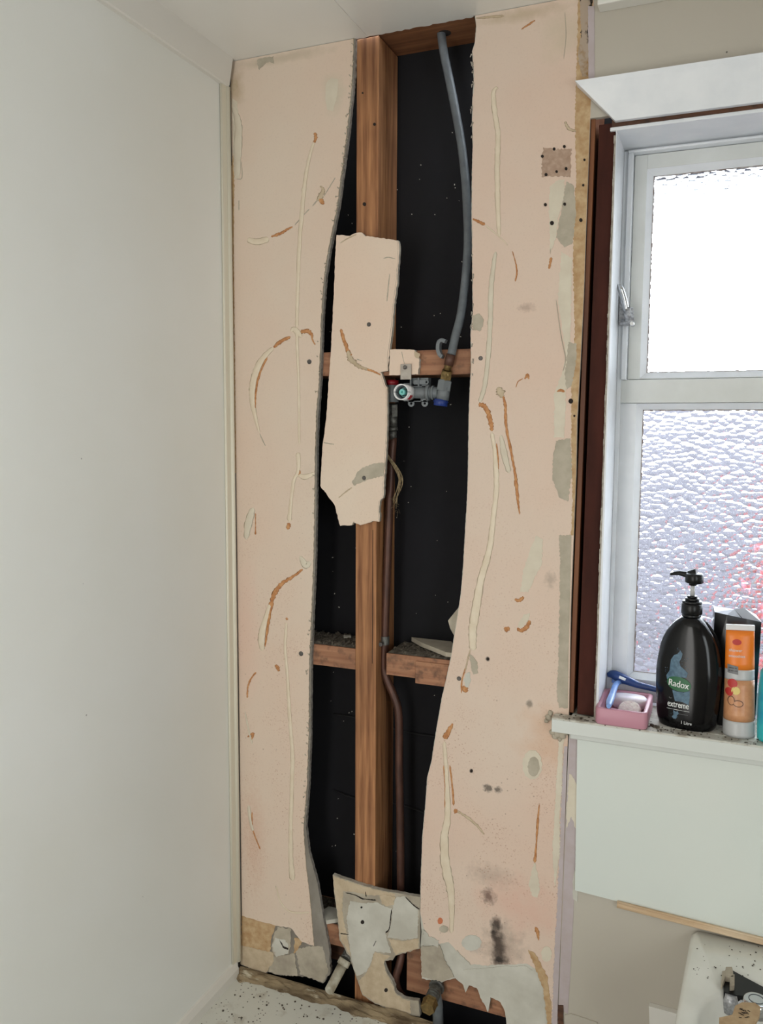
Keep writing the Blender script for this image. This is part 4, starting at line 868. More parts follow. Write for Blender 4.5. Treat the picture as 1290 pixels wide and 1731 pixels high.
bm = bmesh.new(); p = at(1068, 547, Y=.080); tube(bm, [p, p + Vector((0, .006, 0)), p + Vector((0, .02, 0))], [.0035, .0045, .0045], 14); link('pivot_screw', bm, 'chrome', lt)
# sill
sx = at(932.5, 1212, Y=-.03).x
bm = bmesh.new(); box(bm, sx, 1.62, -.031, -.0012, 1.104, ZS); box(bm, at(966, 1200, Y=0).x, 1.46, -.0012, YF - .002, 1.104, ZS)
sl = struct(link('window_sill', bm, ['sill'], None, bevel=.003), 'dusty white window sill holding toiletries')
sl.name = 'window_2'; sl.name = 'window_sill'
bm = B(sx + .001, 1.62, -.0325, -.0305, 1.1045, 1.1285); link('sill_nose', bm, 'sillnose', sl, bevel=.001)
bm = bmesh.new(); xa = at(960, 1250, Y=0).x; box(bm, xa + .005, 1.62, -.012, -.0012, 1.088, 1.104); link('sill_apron', bm, 'sillnose', sl, bevel=.003)
bm = bmesh.new()
for _ in range(160):
    x = random.uniform(.72, 1.15); y = random.choice((random.uniform(-.026, -.0), random.uniform(-.02, .10)))
    if y > -.002 and x < .80: continue
    s_ = random.uniform(.0004, .0016); box(bm, x - s_ * 1.5, x + s_, y - s_, y + s_, ZS + .0002, ZS + .0002 + s_ * .8, rot=Matrix.Rotation(random.uniform(0, 3), 3, 'Z'))
for x, y in ((1103, 1226), (1108, 1228), (1112, 1229)):
    p = at(x, y, Z=ZS + .002); box(bm, p.x - .004, p.x + .003, p.y - .002, p.y + .002, ZS, ZS + .004, rot=Matrix.Rotation(random.uniform(0, 3), 3, 'Z'))
tag(link('crumbs', bm, 'dust', sl), kind='stuff')
# broken plaster round the sill end
bm = bmesh.new()
for (x, y, r) in ((935, 1237, .006), (943, 1240, .008), (951, 1243, .007), (928, 1212, .006), (924, 1218, .004), (947, 1249, .004), (938, 1245, .005), (955, 1238, .006), (931, 1205, .005)):
    p = at(x, y, Y=-.002); tube(bm, [p + Vector((0, .006, 0)), p + Vector((0, -.003, 0)), p + Vector((0, -.005, 0))], [r, r, r * .4], 7, wob=.3)
tag(link('broken_plaster', bm, 'greyfill'), 'crumbling grey plaster under the left end of the window sill', 'plaster')
# head architrave, mitred left end
bm = bmesh.new(); TL, BLp, TR, BR = at(971.5, 135, Y=-.034), at(1040, 204, Y=-.016), at(1290, 89, Y=-.034), at(1290, 172, Y=-.016)
zt, zb = (TL.z + TR.z) / 2, (BLp.z + BR.z) / 2
def L3(n_): pass
prof = [(-.034, zt), (-.030, zt - .008), (-.020, zb + .02), (-.016, zb), (-.003, zb + .001), (-.003, zt + .0)]
A_ = []; B_ = []
for y, z in prof:
    t = (zt - z) / (zt - zb); x = TL.x + (BLp.x - TL.x) * t; A_.append(bm.verts.new((x, y, z))); B_.append(bm.verts.new((1.55, y, z)))
for i in range(6): bm.faces.new((A_[i], A_[(i + 1) % 6], B_[(i + 1) % 6], B_[i]))
bm.faces.new(A_); bm.faces.new(B_)
struct(link('trim_5', bm, 'winpaint', bevel=.001), 'white mitred architrave board over the window')
link_ = B(.781, 1.5, -.0005, .02, ZH + .0065, ZH + .022); struct(link('trim_6', link_, 'dark'), 'dark timber gap between architrave and window head')
# lower sheet and its strip
sh = slab('lining_sheet', [(976, 1246, 0), (974, 1380, .15), (972, 1505, 0), (1045, 1524, 0), (1290, 1588, 0), (1420, 1622, 0), (1420, 1300, 0), (1290, 1280, 0)], -.0055, -.0015, 'sheet', None, 0)
tag(sh, 'plain pale green white sheet fixed on the wall below the window sill', 'panel')
bm = bmesh.new(); a, b_ = at(1043, 1529, Y=-.012), at(1290, 1592, Y=-.012); e = b_ + (b_ - a) * .8
for (o1, r) in ((.0045, .0022), (-.0045, .0022)): tube(bm, [a + Vector((0, .001, o1)), e + Vector((0, .001, o1))], r, 10)
for p, q in ((a, e),):
    vs = [bm.verts.new(v) for v in (p + Vector((0, .0, .005)), p + Vector((0, 0, -.005)), q + Vector((0, 0, -.005)), q + Vector((0, 0, .005)))]; ws = [bm.verts.new(v.co + Vector((0, .0105, 0))) for v in vs]
    bm.faces.new(vs); bm.faces.new(ws[::-1])
    for i in range(4): bm.faces.new((vs[i], ws[i], ws[(i + 1) % 4], vs[(i + 1) % 4]))
tag(link('moulding_strip', bm, 'bamboo'), 'thin cream wooden moulding strip running along the bottom of the pale sheet', 'moulding')

# ================================================================= THINGS ON THE SILL
# pink soap dish
dx0, dx1, dy0, dy1, dz = .788, .880, -.032, .095, .031
def rrect(x0, x1, y0, y1, r, n=6):
    out = []
    for cx_, cy_, a0 in ((x1 - r, y1 - r, 0), (x0 + r, y1 - r, 90), (x0 + r, y0 + r, 180), (x1 - r, y0 + r, 270)):
        for k in range(n + 1): a = math.radians(a0 + 90 * k / n); out.append((cx_ + r * math.cos(a), cy_ + r * math.sin(a)))
    return out
def loft(bm, rings, mi=0, cap0=True, cap1=True, smooth=True):
    R_ = [[bm.verts.new(p) for p in r] for r in rings]
    for A_, B_ in zip(R_, R_[1:]):
        n_ = len(A_)
        for k in range(n_):
            f = bm.faces.new((A_[k], A_[(k + 1) % n_], B_[(k + 1) % n_], B_[k])); f.material_index = mi; f.smooth = smooth
    if cap0: bm.faces.new(R_[0]).material_index = mi
    if cap1: bm.faces.new(R_[-1]).material_index = mi
D = empty('soap_dish', ((dx0 + dx1) / 2, (dy0 + dy1) / 2, ZS)); tag(D, 'dusky pink plastic soap dish in the left corner of the window sill', 'soap dish')
bm = bmesh.new(); rings = []
for (ins, z, r) in ((.002, 0, .010), (0, .003, .011), (0, dz - .002, .011), (.0015, dz, .010), (.007, dz, .006), (.0085, dz - .002, .005), (.010, .010, .005)):
    rings.append([(x, y, ZS + z) for x, y in rrect(dx0 + ins, dx1 - ins, dy0 + ins, dy1 - ins, r)])
loft(bm, rings); link('tray', bm, 'pink', D)
bm = bmesh.new(); rings = []
def ell(cx_, cy_, a, b_, z, n_=24, rot=0, p=2.0):
    out = []
    for k in range(n_):
        t = 2 * math.pi * k / n_; c, s_ = math.cos(t), math.sin(t)
        x = a * math.copysign(abs(c) ** (2 / p), c); y = b_ * math.copysign(abs(s_) ** (2 / p), s_)
        out.append((cx_ + x * math.cos(rot) - y * math.sin(rot), cy_ + x * math.sin(rot) + y * math.cos(rot), z))
    return out
sc1 = at(1068, 1166, Z=ZS + .032)
loft(bm, [ell(sc1.x, min(sc1.y, .058), .034 * k, .022 * k, ZS + .0105 + h, 28, .0, 2.6) for k, h in ((.85, 0), (.97, .005), (1, .011), (.97, .017), (.85, .021), (.5, .0225), (.1, .023))])
tag(link('soap_bar', bm, 'soap'), 'smooth white soap bar at the back of the pink dish', 'soap')
# embossed soap leaning on the front wall
S = empty('soap_bar', (.845, -.004, ZS + .0105)); S.rotation_euler = (math.radians(38), 0, math.radians(-8)); tag(S, 'cream embossed round-topped soap leaning in the front of the pink dish', 'soap')
bm = bmesh.new(); rings = []
for k, h in ((.86, 0), (.97, .003), (1, .007), (.97, .011), (.86, .014)):
    r = []
    for i in range(28):
        t = 2 * math.pi * i / 28; x, y = .0205 * math.cos(t), .018 * math.sin(t)
        if y < 0: y *= .75; x = .0205 * math.copysign(min(1, abs(math.cos(t)) * 1.25), math.cos(t))
        r.append((x * k, y * k + .012, h))
    rings.append(r)
loft(bm, rings); link('soap_body', bm, 'soapr', S, world=False)
# light blue razor
Rz = empty('razor', tuple(at(1040, 1188, Z=ZS + .033))); tag(Rz, 'light blue disposable razor lying across the left rim of the pink dish', 'razor')
zz = ZS + .0365
P = [at(1050, 1151, Z=zz + .008), at(1041, 1158, Z=zz + .006), at(1036, 1172, Z=zz + .003), at(1031, 1186, Z=zz), at(1029, 1194, Z=zz)]
P = [Vector((p.x, min(p.y, .112), p.z)) for p in P]
bm = bmesh.new(); tube(bm, P, [.0045, .0055, .0058, .0068, .004], 14, smooth_n=4); link('handle', bm, 'rblue', Rz)
bm = bmesh.new(); q = P[0]; box(bm, q.x - .017, q.x + .014, q.y - .006, q.y + .004, q.z - .004, q.z + .004, rot=Matrix.Rotation(.25, 3, 'X')); link('blade_head', bm, 'rblue', Rz, bevel=.001)
# navy handle
zz = ZS + .04; yb_ = .108
P = [at(1027, 1141, Y=yb_), at(1036, 1140, Y=yb_), at(1047, 1145, Y=yb_ - .002), at(1062, 1151, Y=yb_ - .004), at(1080, 1158, Y=yb_ - .006), at(1100, 1163, Y=yb_ - .008), at(1118, 1168, Y=yb_ - .010)]
bm = bmesh.new(); tube(bm, P, [.004, .0088, .0100, .0085, .0065, .0058, .0052], 18, smooth_n=4)
T = link('toothbrush', bm, 'navy'); tag(T, 'navy blue rounded plastic handle lying behind the pink dish towards the black bottle', 'handle')
bm = bmesh.new(); p = at(1052, 1147, Y=yb_ - .0145); box(bm, p.x - .0065, p.x + .0065, p.y, p.y + .003, p.z - .0022, p.z + .0022, rot=Matrix.Rotation(.32, 3, 'Y')); link('logo_mark', bm, 'wprint', T)

def text_verts(txt, size, extrude=0):
    cu = bpy.data.curves.new('t', 'FONT'); cu.body = txt; cu.size = size; cu.align_x = 'CENTER'; cu.align_y = 'CENTER'; cu.resolution_u = 3
    o = bpy.data.objects.new('t', cu); COL.objects.link(o); dg = bpy.context.evaluated_depsgraph_get(); me = bpy.data.meshes.new_from_object(o.evaluated_get(dg))
    v = [tuple(x.co) for x in me.vertices]; f = [tuple(p.vertices) for p in me.polygons]
    bpy.data.objects.remove(o); bpy.data.curves.remove(cu); bpy.data.meshes.remove(me); return v, f
def decal_text(name, txt, u, v, width, mat, parent, surf, tilt=0, sq=1.0, thick=.0, bold=0):
    V_, F_ = text_verts(txt, 1.0); x0 = min(a[0] for a in V_); x1 = max(a[0] for a in V_); y0 = min(a[1] for a in V_); y1 = max(a[1] for a in V_); k = width / (x1 - x0)
    bm = bmesh.new(); vs = []
    for a in V_:
        x, y = (a[0] - (x0 + x1) / 2) * k, (a[1] - (y0 + y1) / 2) * k * sq
        x, y = x * math.cos(tilt) - y * math.sin(tilt), x * math.sin(tilt) + y * math.cos(tilt)
        vs.append(bm.verts.new(surf(u + x, v + y)))
    for f in F_:
        try: bm.faces.new([vs[i] for i in f])
        except ValueError: pass
    if bold:
        off = [(dx, dy) for dx in (-bold, bold) for dy in (0,)]
        for dx, dy in off:
            ws = []
            for a in V_:
                x, y = (a[0] - (x0 + x1) / 2) * k + dx, (a[1] - (y0 + y1) / 2) * k * sq + dy
                x, y = x * math.cos(tilt) - y * math.sin(tilt), x * math.sin(tilt) + y * math.cos(tilt)
                ws.append(bm.verts.new(Vector(surf(u + x, v + y)) + Vector((0, -.00002 * (1 + (dx > 0)), 0))))
            for f in F_:
                try: bm.faces.new([ws[i] for i in f])
                except ValueError: pass
    me_fix = bm
    return link(name, me_fix, mat, parent, world=False)
def decal_poly(name, pts, mat, parent, surf, h=.0):
    """filled outline subdivided so it follows the curved face"""
    bm = bmesh.new(); vs = [bm.verts.new((x, 0, y)) for x, y in pts]; f = bm.faces.new(vs)
    f.normal_update(); bmesh.ops.triangulate(bm, faces=[f], ngon_method='EAR_CLIP')
    for _ in range(2): bmesh.ops.subdivide_edges(bm, edges=[e for e in bm.edges if e.calc_length() > .004], cuts=1, use_grid_fill=True)
    bmesh.ops.triangulate(bm, faces=bm.faces)
    for v_ in bm.verts: v_.co = surf(v_.co.x, v_.co.z) 
    if h:
        for v_ in bm.verts: v_.co.y -= h
    return link(name, bm, mat, parent, world=False)

def fine_print(u, v, width, h_, mat, parent, surf):
    """a line of print too small to read in the photograph"""
    bm = bmesh.new(); x = u - width / 2
    while x < u + width / 2:
        w = random.uniform(.5, 1.3) * h_; q = [surf(x, v - h_ / 2), surf(x + w, v - h_ / 2), surf(x + w, v + h_ / 2), surf(x, v + h_ / 2)]
        bm.faces.new([bm.verts.new(p) for p in q]); x += w + h_ * random.choice((.35, .35, 1.0))
    return link('fine_print', bm, mat, parent, world=False)
# black pump bottle
bx_, by_ = .9445, .030
Bt = empty('pump_bottle', (bx_, by_, ZS), math.radians(-9)); tag(Bt, 'large glossy black pump bottle with a green oval logo on the window sill', 'bottle')
prof = [(0, 46.0), (.004, 49.5), (.012, 52), (.03, 54.3), (.06, 56), (.09, 57.2), (.105, 57.0), (.12, 55.6), (.138, 53), (.156, 49), (.172, 42.5), (.186, 33), (.195, 25), (.200, 18), (.203, 16)]
def bw(z):
    for (z0, w0), (z1, w1) in zip(prof, prof[1:]):
        if z <= z1: return (w0 + (w1 - w0) * max(0, (z - z0)) / (z1 - z0)) / 1000
    return prof[-1][1] / 1000
def bd(z):
    a = bw(z); return min(a, .033 * (a / .057) ** .45) 
bm = bmesh.new(); rings = []; NB = 60
zs_ = [0, .002, .005, .01, .02, .04, .06, .08, .1, .115, .13, .142, .154, .164, .173, .181, .188, .194, .199, .203]
for z in zs_: rings.append(ell(0, 0, bw(z), bd(z), z, NB, 0, 2.6))
loft(bm, rings); link('bottle_body', bm, 'black', Bt, world=False)
def bsurf(u, v_, off=.0004):
    a, b_ = bw(v_) , bd(v_); p = 2.6; return (u, -b_ * max(0, 1 - abs(u / a) ** p) ** (1 / p) - off, v_)
bm = bmesh.new()
for z0, z1, r in ((.201, .207, .0165), (.207, .226, .0182), (.226, .231, .0172), (.231, .236, .0125), (.236, .240, .009)): tube(bm, [(0, 0, z0), (0, 0, z0 + .0008), (0, 0, z1 - .0008), (0, 0, z1)], [r - .0008, r, r, r - .0008], 36)
link('screw_collar', bm, 'black2', Bt, world=False)
bm = bmesh.new(); tube(bm, [(0, 0, .238), (0, 0, .262)], .0042, 16); link('pump_stem', bm, 'clearish', Bt, world=False)['label'] = 'translucent pump stem'
bm = bmesh.new(); tube(bm, [(0, 0, .259), (0, 0, .263), (0, 0, .2635)], [.007, .007, .0075], 24); tube(bm, [(.002, 0, .2635), (.002, 0, .265), (.002, 0, .278), (.002, 0, .281)], [.0145, .016, .016, .0135], 30)
q = crom([(-.008, 0, .2765, .0095), (-.022, 0, .2785, .0075), (-.032, 0, .2775, .0058), (-.040, 0, .2745, .0035)], 5)
tube(bm, [Vector(v_[:3]) for v_ in q], [v_[3] * .62 for v_ in q], 14); tube(bm, [(x, 0, z) for x, z in ((-.008, .2785), (.006, .2815))], [.007, .009], 14); link('pump_head', bm, 'black2', Bt, world=False)
def cp_(x, y): return ((x - 440) * 1.53e-4, (1640 - y) * 1.78e-4)
sp_ = [(375, 825), (402, 860), (385, 900), (368, 940), (380, 990), (410, 1000), (440, 1030), (462, 1050), (455, 1090), (400, 1100), (330, 1110), (232, 1140), (224, 1100), (262, 1050), (262, 985), (272, 930), (300, 885), (345, 862)]
decal_poly('splash_print', [cp_(x + random.uniform(-6, 6), y + random.uniform(-6, 6)) for x, y in sp_], 'splash', Bt, bsurf)
decal_poly('splash_print', [cp_(x, y) for x, y in ((298, 1240), (350, 1250), (430, 1250), (498, 1225), (500, 1290), (492, 1372), (420, 1350), (335, 1352), (318, 1300))], 'splash', Bt, bsurf)
decal_poly('splash_print', [cp_(x, y) for x, y in ((320, 1452), (350, 1462), (372, 1452), (385, 1478), (365, 1500), (362, 1530), (325, 1540), (305, 1520), (325, 1500))], 'splash', Bt, bsurf)
bm = bmesh.new()
for _ in range(46):
    x, y = random.choice(((random.uniform(395, 475), random.uniform(860, 1030)), (random.uniform(205, 260), random.uniform(1000, 1180)), (random.uniform(330, 400), random.uniform(800, 860)), (random.uniform(280, 380), random.uniform(1400, 1550))))
    u, v_ = cp_(x, y); r = random.uniform(.0002, .0007); p = bsurf(u, v_); tube(bm, [p, (p[0], p[1] - .0002, p[2])], r, 6)
link('splash_print', bm, 'splash', Bt, world=False)
u0, v0 = cp_(373, 1172)
def lens(w, h_, n_=28): return [(u0 + w * math.copysign(abs(math.cos(2 * math.pi * k / n_)) ** .9, math.cos(2 * math.pi * k / n_)), v0 + h_ * math.sin(2 * math.pi * k / n_) - .08 * w * math.cos(2 * math.pi * k / n_)) for k in range(n_)]
decal_poly('logo_oval', lens(.0212, .0132), 'gprint', Bt, bsurf, .0003)
decal_text('logo_text', 'Radox', u0, v0 + .0002, .0350, 'wprint', Bt, lambda a, b_: bsurf(a, b_, .0011), math.radians(-4), 1.25, bold=.00025)
u1, v1 = cp_(282, 1325); decal_text('label_text', 'for', u1, v1, .0055, 'gyprint', Bt, lambda a, b_: bsurf(a, b_, .0009))
u1, v1 = cp_(373, 1390); decal_text('label_text', 'extreme', u1, v1, .0370, 'wprint', Bt, lambda a, b_: bsurf(a, b_, .0011), 0, 1.5, bold=.00018)
u1, v1 = cp_(373, 1440); fine_print(u1, v1, .039, .0010, 'wprint', Bt, lambda a, b_: bsurf(a, b_, .0009))
u1, v1 = cp_(440, 1478); fine_print(u1, v1, .015, .0009, 'gyprint', Bt, lambda a, b_: bsurf(a, b_, .0009))
u1, v1 = cp_(475, 1562); decal_text('label_text', '1 Litre', u1, v1, .0180, 'wprint', Bt, lambda a, b_: bsurf(a, b_, .0009), 0, 1.15)

# black crumpled carton behind
K_ = empty('black_carton', (1.02, .078, ZS), math.radians(8)); tag(K_, 'crumpled glossy black carton standing behind the orange tube', 'carton')
bm = bmesh.new()
ring0 = [(-.040, -.020, 0), (-.016, -.024, 0), (.036, -.022, 0), (.036, .022, 0), (-.040, .022, 0)]
ring1 = [(-.040, -.019, .10), (-.015, -.026, .10), (.037, -.023, .10), (.037, .022, .10), (-.039, .022, .10)]
ring2 = [(-.040, -.016, .208), (-.020, -.026, .206), (.038, -.024, .196), (.036, .020, .200), (-.038, .018, .212)]
loft(bm, [ring0, ring1, ring2], smooth=False, cap1=False)
link('carton_body', bm, 'blackcard', K_, world=False)
bm = bmesh.new()
def tri(*p): bm.faces.new([bm.verts.new(x) for x in p])
tri((-.040, -.016, .208), (-.020, -.026, .206), (-.006, -.010, .214), (-.038, .018, .212)); tri((-.020, -.026, .206), (.008, -.020, .197), (-.006, -.010, .214)); tri((.008, -.020, .199), (.038, -.024, .196), (.012, -.008, .216), (-.006, -.010, .214))
tri((.038, -.024, .196), (.036, .020, .200), (.012, -.008, .216)); tri((-.006, -.010, .214), (.012, -.008, .216), (.036, .020, .200), (-.038, .018, .212))
link('carton_flap', bm, 'inner', K_, world=False)['label'] = 'silvery folded flap'

# orange tube
tb = empty('cosmetic_tube', (1.0315, .018, ZS), math.radians(6)); tb.rotation_euler = (math.radians(-2), math.radians(-1.5), math.radians(6)); tag(tb, 'orange and peach tube with fruit print standing on its clear cap', 'tube')
HT = .196
def tw(z): return (.0262, .0262 - .022 * (z / HT) ** 1.3)
def tring(z, n_=40):
    a, b_ = tw(z); a = .0262 - .003 * (z / HT) + .0 ; return ell(0, 0, a, b_, z, n_)
def tsurf(u, v_, off=.0004):
    a = .0262 - .003 * (v_ / HT); b_ = tw(v_)[1]; return (u, -b_ * math.sqrt(max(0, 1 - (u / a) ** 2)) - off, v_)
def seg_(name, z0, z1, mat, n_=6, label=None, sc=1.0):
    bm = bmesh.new(); loft(bm, [[(x * sc, y * sc, z) for x, y, z in tring(z0 + (z1 - z0) * k / n_)] for k in range(n_ + 1)]); o = link(name, bm, mat, tb, world=False)
    if label: o['label'] = label
seg_('tube_cap', 0, .028, 'clearish', label='frosted clear cap', sc=1.02); seg_('tube_body', .028, .100, 'peach', label='peach coloured lower body'); seg_('tube_clear_band', .100, .118, 'clearish', label='clear band'); seg_('tube_label', .118, .186, 'orangepl', label='bright orange upper body')
bm = bmesh.new(); box(bm, -.0236, .0236, -.0032, .0032, .186, .196); link('crimped_end', bm, 'white_pl', tb, world=False, bevel=.001)['label'] = 'white crimped end'
decal_poly('logo_oval', [(-.006 + .0075 * math.cos(k * .45), .166 + .0052 * math.sin(k * .45)) for k in range(14)], 'redp', tb, tsurf, .0003)
decal_text('label_text', 'shower', -.008, .152, .021, 'wprint', tb, lambda a, b_: tsurf(a, b_, .0009), 0, 1.1)
decal_text('label_text', 'smoothies', -.006, .142, .026, 'wprint', tb, lambda a, b_: tsurf(a, b_, .0009), 0, 1.1)
decal_poly('label_band', [(-.021, .112), (-.004, .110), (-.004, .124), (-.021, .127)], 'gyprint', tb, tsurf, .0004)
fine_print(-.0125, .121, .013, .0012, 'black2', tb, lambda a, b_: tsurf(a, b_, .0012)); fine_print(-.0125, .116, .013, .0012, 'black2', tb, lambda a, b_: tsurf(a, b_, .0012))
for nm, mt_, (u, v_, a, b_) in (('fruit_print', 'redp', (-.013, .094, .0078, .0082)), ('fruit_print', 'redp', (-.018, .079, .0060, .0075)), ('fruit_print', 'yelp', (-.008, .082, .0072, .0070)), ('fruit_print', 'brownp', (-.015, .064, .0058, .0085)), ('fruit_print', 'brownp', (-.004, .060, .0088, .0062))):
    decal_poly(nm, [(u + a * math.cos(k * .42), v_ + b_ * math.sin(k * .42)) for k in range(15)], mt_, tb, tsurf, .0003)
for (u, v_, a, b_) in ((-.015, .064, .0044, .0070), (-.004, .060, .0072, .0047)): decal_poly('fruit_print', [(u + a * math.cos(k * .42), v_ + b_ * math.sin(k * .42)) for k in range(15)], 'peach', tb, tsurf, .0006)

# turquoise bottle at the right edge
tq = empty('shampoo_bottle', (1.094, .004, ZS)); tag(tq, 'turquoise bottle cut off by the right edge beside the orange tube', 'bottle')
bm = bmesh.new(); loft(bm, [ell(0, 0, a, a * .7, z, 40, 0, 2.3) for a, z in ((.030, 0), (.0335, .004), (.0345, .03), (.035, .07), (.0345, .10), (.033, .122), (.026, .134), (.014, .139))]); link('bottle_body', bm, 'turq', tq, world=False)
bm = bmesh.new(); loft(bm, [ell(0, 0, a, a * .8, z, 30) for a, z in ((.022, .137), (.029, .142), (.030, .160), (.028, .176), (.020, .184), (.006, .187))]); link('bottle_cap', bm, 'dkgreen', tq, world=False)['label'] = 'dark green cap'

# ================================================================= BASIN
ZB = .762
W_ = empty('washbasin', (1.15, -.15, 0)); tag(W_, 'white ceramic washbasin below the window at the lower right', 'basin')
def rim_outline(ins):
    out = []
    for cx_, cy_, a0, r in ((1.42, -.012, 0, .012), (.980, -.012, 90, .012), (1.02, -.33, 180, .07), (1.36, -.33, 270, .07)):
        for k in range(9): a = math.radians(a0 + 90 * k / 8); out.append((cx_ + (r - ins) * math.cos(a), cy_ + (r - ins) * math.sin(a)))
    q = []   # resample to 48 points by angle from the bowl centre
    c = Vector((1.19, -.2))
    n_ = len(out)
    for k in range(144):
        t = 2 * math.pi * k / 144; d = Vector((math.cos(t), math.sin(t)))
        for i in range(n_):
            a, b_ = Vector(out[i]) - c, Vector(out[(i + 1) % n_]) - c; e = b_ - a; den = d.x * e.y - d.y * e.x
            if abs(den) < 1e-12: continue
            u = (a.x * e.y - a.y * e.x) / den; w = (a.x * d.y - a.y * d.x) / den
            if u > 0 and -1e-9 <= w <= 1 + 1e-9: q.append((c.x + d.x * u, c.y + d.y * u)); break
    return q
def brim(ins, z): return [(x, y, z) for x, y in rim_outline(min(ins, .0119) if ins < .02 else .0119)] if ins < .02 else [(1.19 + (x - 1.19) * (1 - ins * 3), -.002 + (y + .002) * (1 - ins * 3), z) for x, y in rim_outline(0)]
def bowl(f, z, n_=144):
    out = []
    for k in range(n_):
        t = 2 * math.pi * k / n_; c, s_ = math.cos(t), math.sin(t); p = 2.5
        out.append((1.17 + .188 * f * math.copysign(abs(c) ** (2 / p), c), -.26 + .135 * f * math.copysign(abs(s_) ** (2 / p), s_), z))
    return out
bm = bmesh.new(); loft(bm, [brim(.10, ZB - .19), brim(.05, ZB - .12), brim(.012, ZB - .05), brim(.0, ZB - .02), brim(.001, ZB - .006), brim(.008, ZB), bowl(1.0, ZB - .001), bowl(.965, ZB - .008), bowl(.93, ZB - .03), bowl(.86, ZB - .07), bowl(.7, ZB - .10), bowl(.3, ZB - .115)])
link('bowl', bm, 'basin', W_)
bm = bmesh.new(); box(bm, 1.08, 1.30, -.22, -.02, 0, ZB - .15); link('pedestal', bm, 'basin', W_, bevel=.03)
bm = bmesh.new()
for _ in range(46):
    p = at(random.uniform(1165, 1290), random.uniform(1590, 1655), Z=ZB + .0003)
    if p.y > -.01 or p.x < .975: continue
    r = random.uniform(.0003, .0010); box(bm, p.x - r, p.x + r * 1.4, p.y - r, p.y + r, ZB + .0002, ZB + .0002 + r, rot=Matrix.Rotation(random.uniform(0, 3), 3, 'Z'))
tag(link('dirt_specks', bm, 'dust', W_), kind='stuff')
# parts heaped in the basin
G = empty('tap_assembly', tuple(at(1255, 1680, Z=ZB - .03))); tag(G, 'chrome topped tap body with a black backplate standing in the basin', 'tap')
def PB(x, y, z=0): return at(x, y, Z=ZB + z)
bm = bmesh.new(); q = [PB(x, y, .004) for x, y in ((1222, 1655), (1226, 1640), (1240, 1641), (1258, 1651), (1290, 1668), (1330, 1690), (1330, 1720), (1290, 1700), (1262, 1684), (1245, 1682), (1224, 1676))]
F = [bm.verts.new(v_) for v_ in q]; K = [bm.verts.new(v_ - Vector((0, 0, .012))) for v_ in q]; f = bm.faces.new(F); g = bm.faces.new(K[::-1])
for i in range(len(q)): bm.faces.new((F[i], K[i], K[(i + 1) % len(q)], F[(i + 1) % len(q)]))
f.normal_update(); g.normal_update(); f.normal_update(); g.normal_update(); bmesh.ops.triangulate(bm, faces=[f, g], ngon_method='EAR_CLIP'); link('backplate', bm, 'black2', G)
c = PB(1279, 1690, .03); bm = bmesh.new(); tube(bm, [c - Vector((0, 0, .022)), c - Vector((0, 0, .004)), c, c + Vector((0, 0, .001))], [.019, .0195, .018, .015], 30); link('chrome_top', bm, 'chrome', G)['label'] = 'round chrome top'
bm = bmesh.new(); c2 = c + Vector((0, 0, .0012)); ringv = []
for k in range(24): ringv.append(c2 + Vector((.011 * math.cos(k * math.pi / 12), .011 * math.sin(k * math.pi / 12), 0)))
tube(bm, ringv + [ringv[0]], .0006, 6, cap=False); link('engraved_ring', bm, 'grey_dk', G)
bm = bmesh.new(); c = PB(1236, 1690, -.01); tube(bm, [c - Vector((0, 0, .02)), c, c + Vector((0, 0, .012))], [.012, .012, .010], 20); c = PB(1250, 1688, -.01); tube(bm, [c - Vector((0, 0, .02)), c, c + Vector((0, 0, .010))], [.014, .014, .012], 20); link('grey_body', bm, 'dullchrome', G)
bm = bmesh.new(); z_ = .014
for pts in (((1219, 1662), (1221, 1641), (1227, 1640), (1226, 1652), (1221, 1664)), ((1227, 1634), (1238, 1634), (1241, 1652), (1225, 1650)), ((1234, 1650), (1242, 1646), (1242, 1665), (1234, 1666))):
    q = [PB(x, y, z_) for x, y in pts]; F = [bm.verts.new(v_) for v_ in q]; K = [bm.verts.new(v_ - Vector((0, 0, .010))) for v_ in q]; bm.faces.new(F); bm.faces.new(K[::-1])
    for i in range(len(q)): bm.faces.new((F[i], K[i], K[(i + 1) % len(q)], F[(i + 1) % len(q)]))
tag(link('pipe_bracket', bm, 'corebeige', bevel=.001), 'small taupe forked clip on the edge of the basin recess', 'clip')
bm = bmesh.new(); q = [PB(x, y, .034) for x, y in ((1243, 1700), (1255, 1694), (1276, 1695), (1286, 1702), (1284, 1718), (1276, 1732), (1240, 1740), (1216, 1735), (1216, 1720), (1230, 1717), (1238, 1715))]
F = [bm.verts.new(v_) for v_ in q]; K = [bm.verts.new(v_ - Vector((0, 0, .004))) for v_ in q]; f = bm.faces.new(F); g = bm.faces.new(K[::-1])
for i in range(len(q)): bm.faces.new((F[i], K[i], K[(i + 1) % len(q)], F[(i + 1) % len(q)]))
f.normal_update(); g.normal_update(); bmesh.ops.triangulate(bm, faces=[f, g], ngon_method='EAR_CLIP')
cd_ = tag(link('card_piece', bm, 'card'), 'torn tan card piece with dark scribbled marks in front of the chrome tap top', 'card')
bm = bmesh.new()
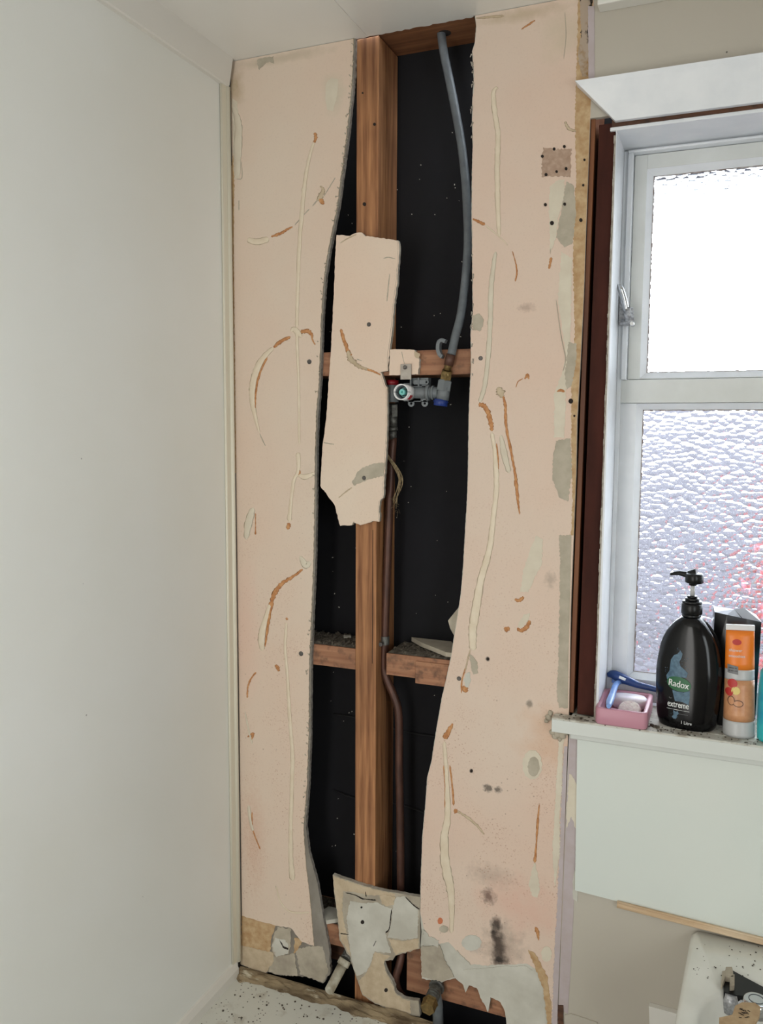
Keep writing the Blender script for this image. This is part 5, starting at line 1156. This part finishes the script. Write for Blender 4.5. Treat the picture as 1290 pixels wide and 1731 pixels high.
for _ in range(16):
    p = PB(random.uniform(1250, 1266), random.uniform(1704, 1724), .0345); box(bm, p.x - .002, p.x + .002, p.y - .0006, p.y + .0006, p.z, p.z + .0003, rot=Matrix.Rotation(random.uniform(-.5, .5), 3, 'Z'))
link('scribble_mark', bm, 'hole', cd_)
# white board corner left of the basin
bm = bmesh.new(); q = [at(x, y, Y=-.012) for x, y in ((1097, 1701), (1145, 1714), (1145, 1760), (1099, 1760))]; prism(bm, q, -.0005)
tag(link('board_corner', bm, 'trimw'), 'corner of a pale board leaning on the wall just left of the basin', 'board')

# ================================================================= OUTSIDE
bm = B(-8, 12, .3, 14, -.7, -.6); gr = struct(link('ground', bm, 'ground')); gr.name = 'ground'
bm = bmesh.new()
for i in range(60): box(bm, -6 + i * .2, -6 + i * .2 + .2, 6.0 + .012 * (i % 2), 6.03 + .012 * (i % 2), -.6, 1.95)
tag(link('garden_fence', bm, 'fence'), 'weathered paling fence blurred behind the patterned lower pane', 'fence')
link_e = tag(link('eave', B(.3, 2.2, .151, .42, 2.205, 2.25), 'fence'), 'shaded eave board just outside above the window', 'eave')
fs = empty('flower_shrub', (1.4, 1.7, -.6)); tag(fs, 'pink red flowering shrub blurred behind the right of the lower pane', 'shrub')
bm = bmesh.new(); bf = bmesh.new()
for _ in range(900):
    d = Vector((random.gauss(0, 1), random.gauss(0, 1), random.gauss(0, 1))).normalized() * random.uniform(.5, 1); c = Vector((1.40 + d.x * .36, 1.7 + d.y * .3, .95 + d.z * .33 - (random.random() ** 2) * (0 if random.random() < .6 else 1.5)))
    t = bf if random.random() < .5 else bm; s_ = .035 if t is bf else .045
    n_ = Vector((random.gauss(0, 1), random.gauss(0, 1), random.gauss(0, 1))).normalized(); u_ = n_.orthogonal().normalized(); w_ = n_.cross(u_)
    t.faces.new([t.verts.new(c + u_ * s_ * math.cos(a) + w_ * s_ * .7 * math.sin(a)) for a in (0, 1.2, 2.4, 3.6, 4.9)])
link('foliage', bm, 'leaf', fs); link('blossoms', bf, 'flower', fs)
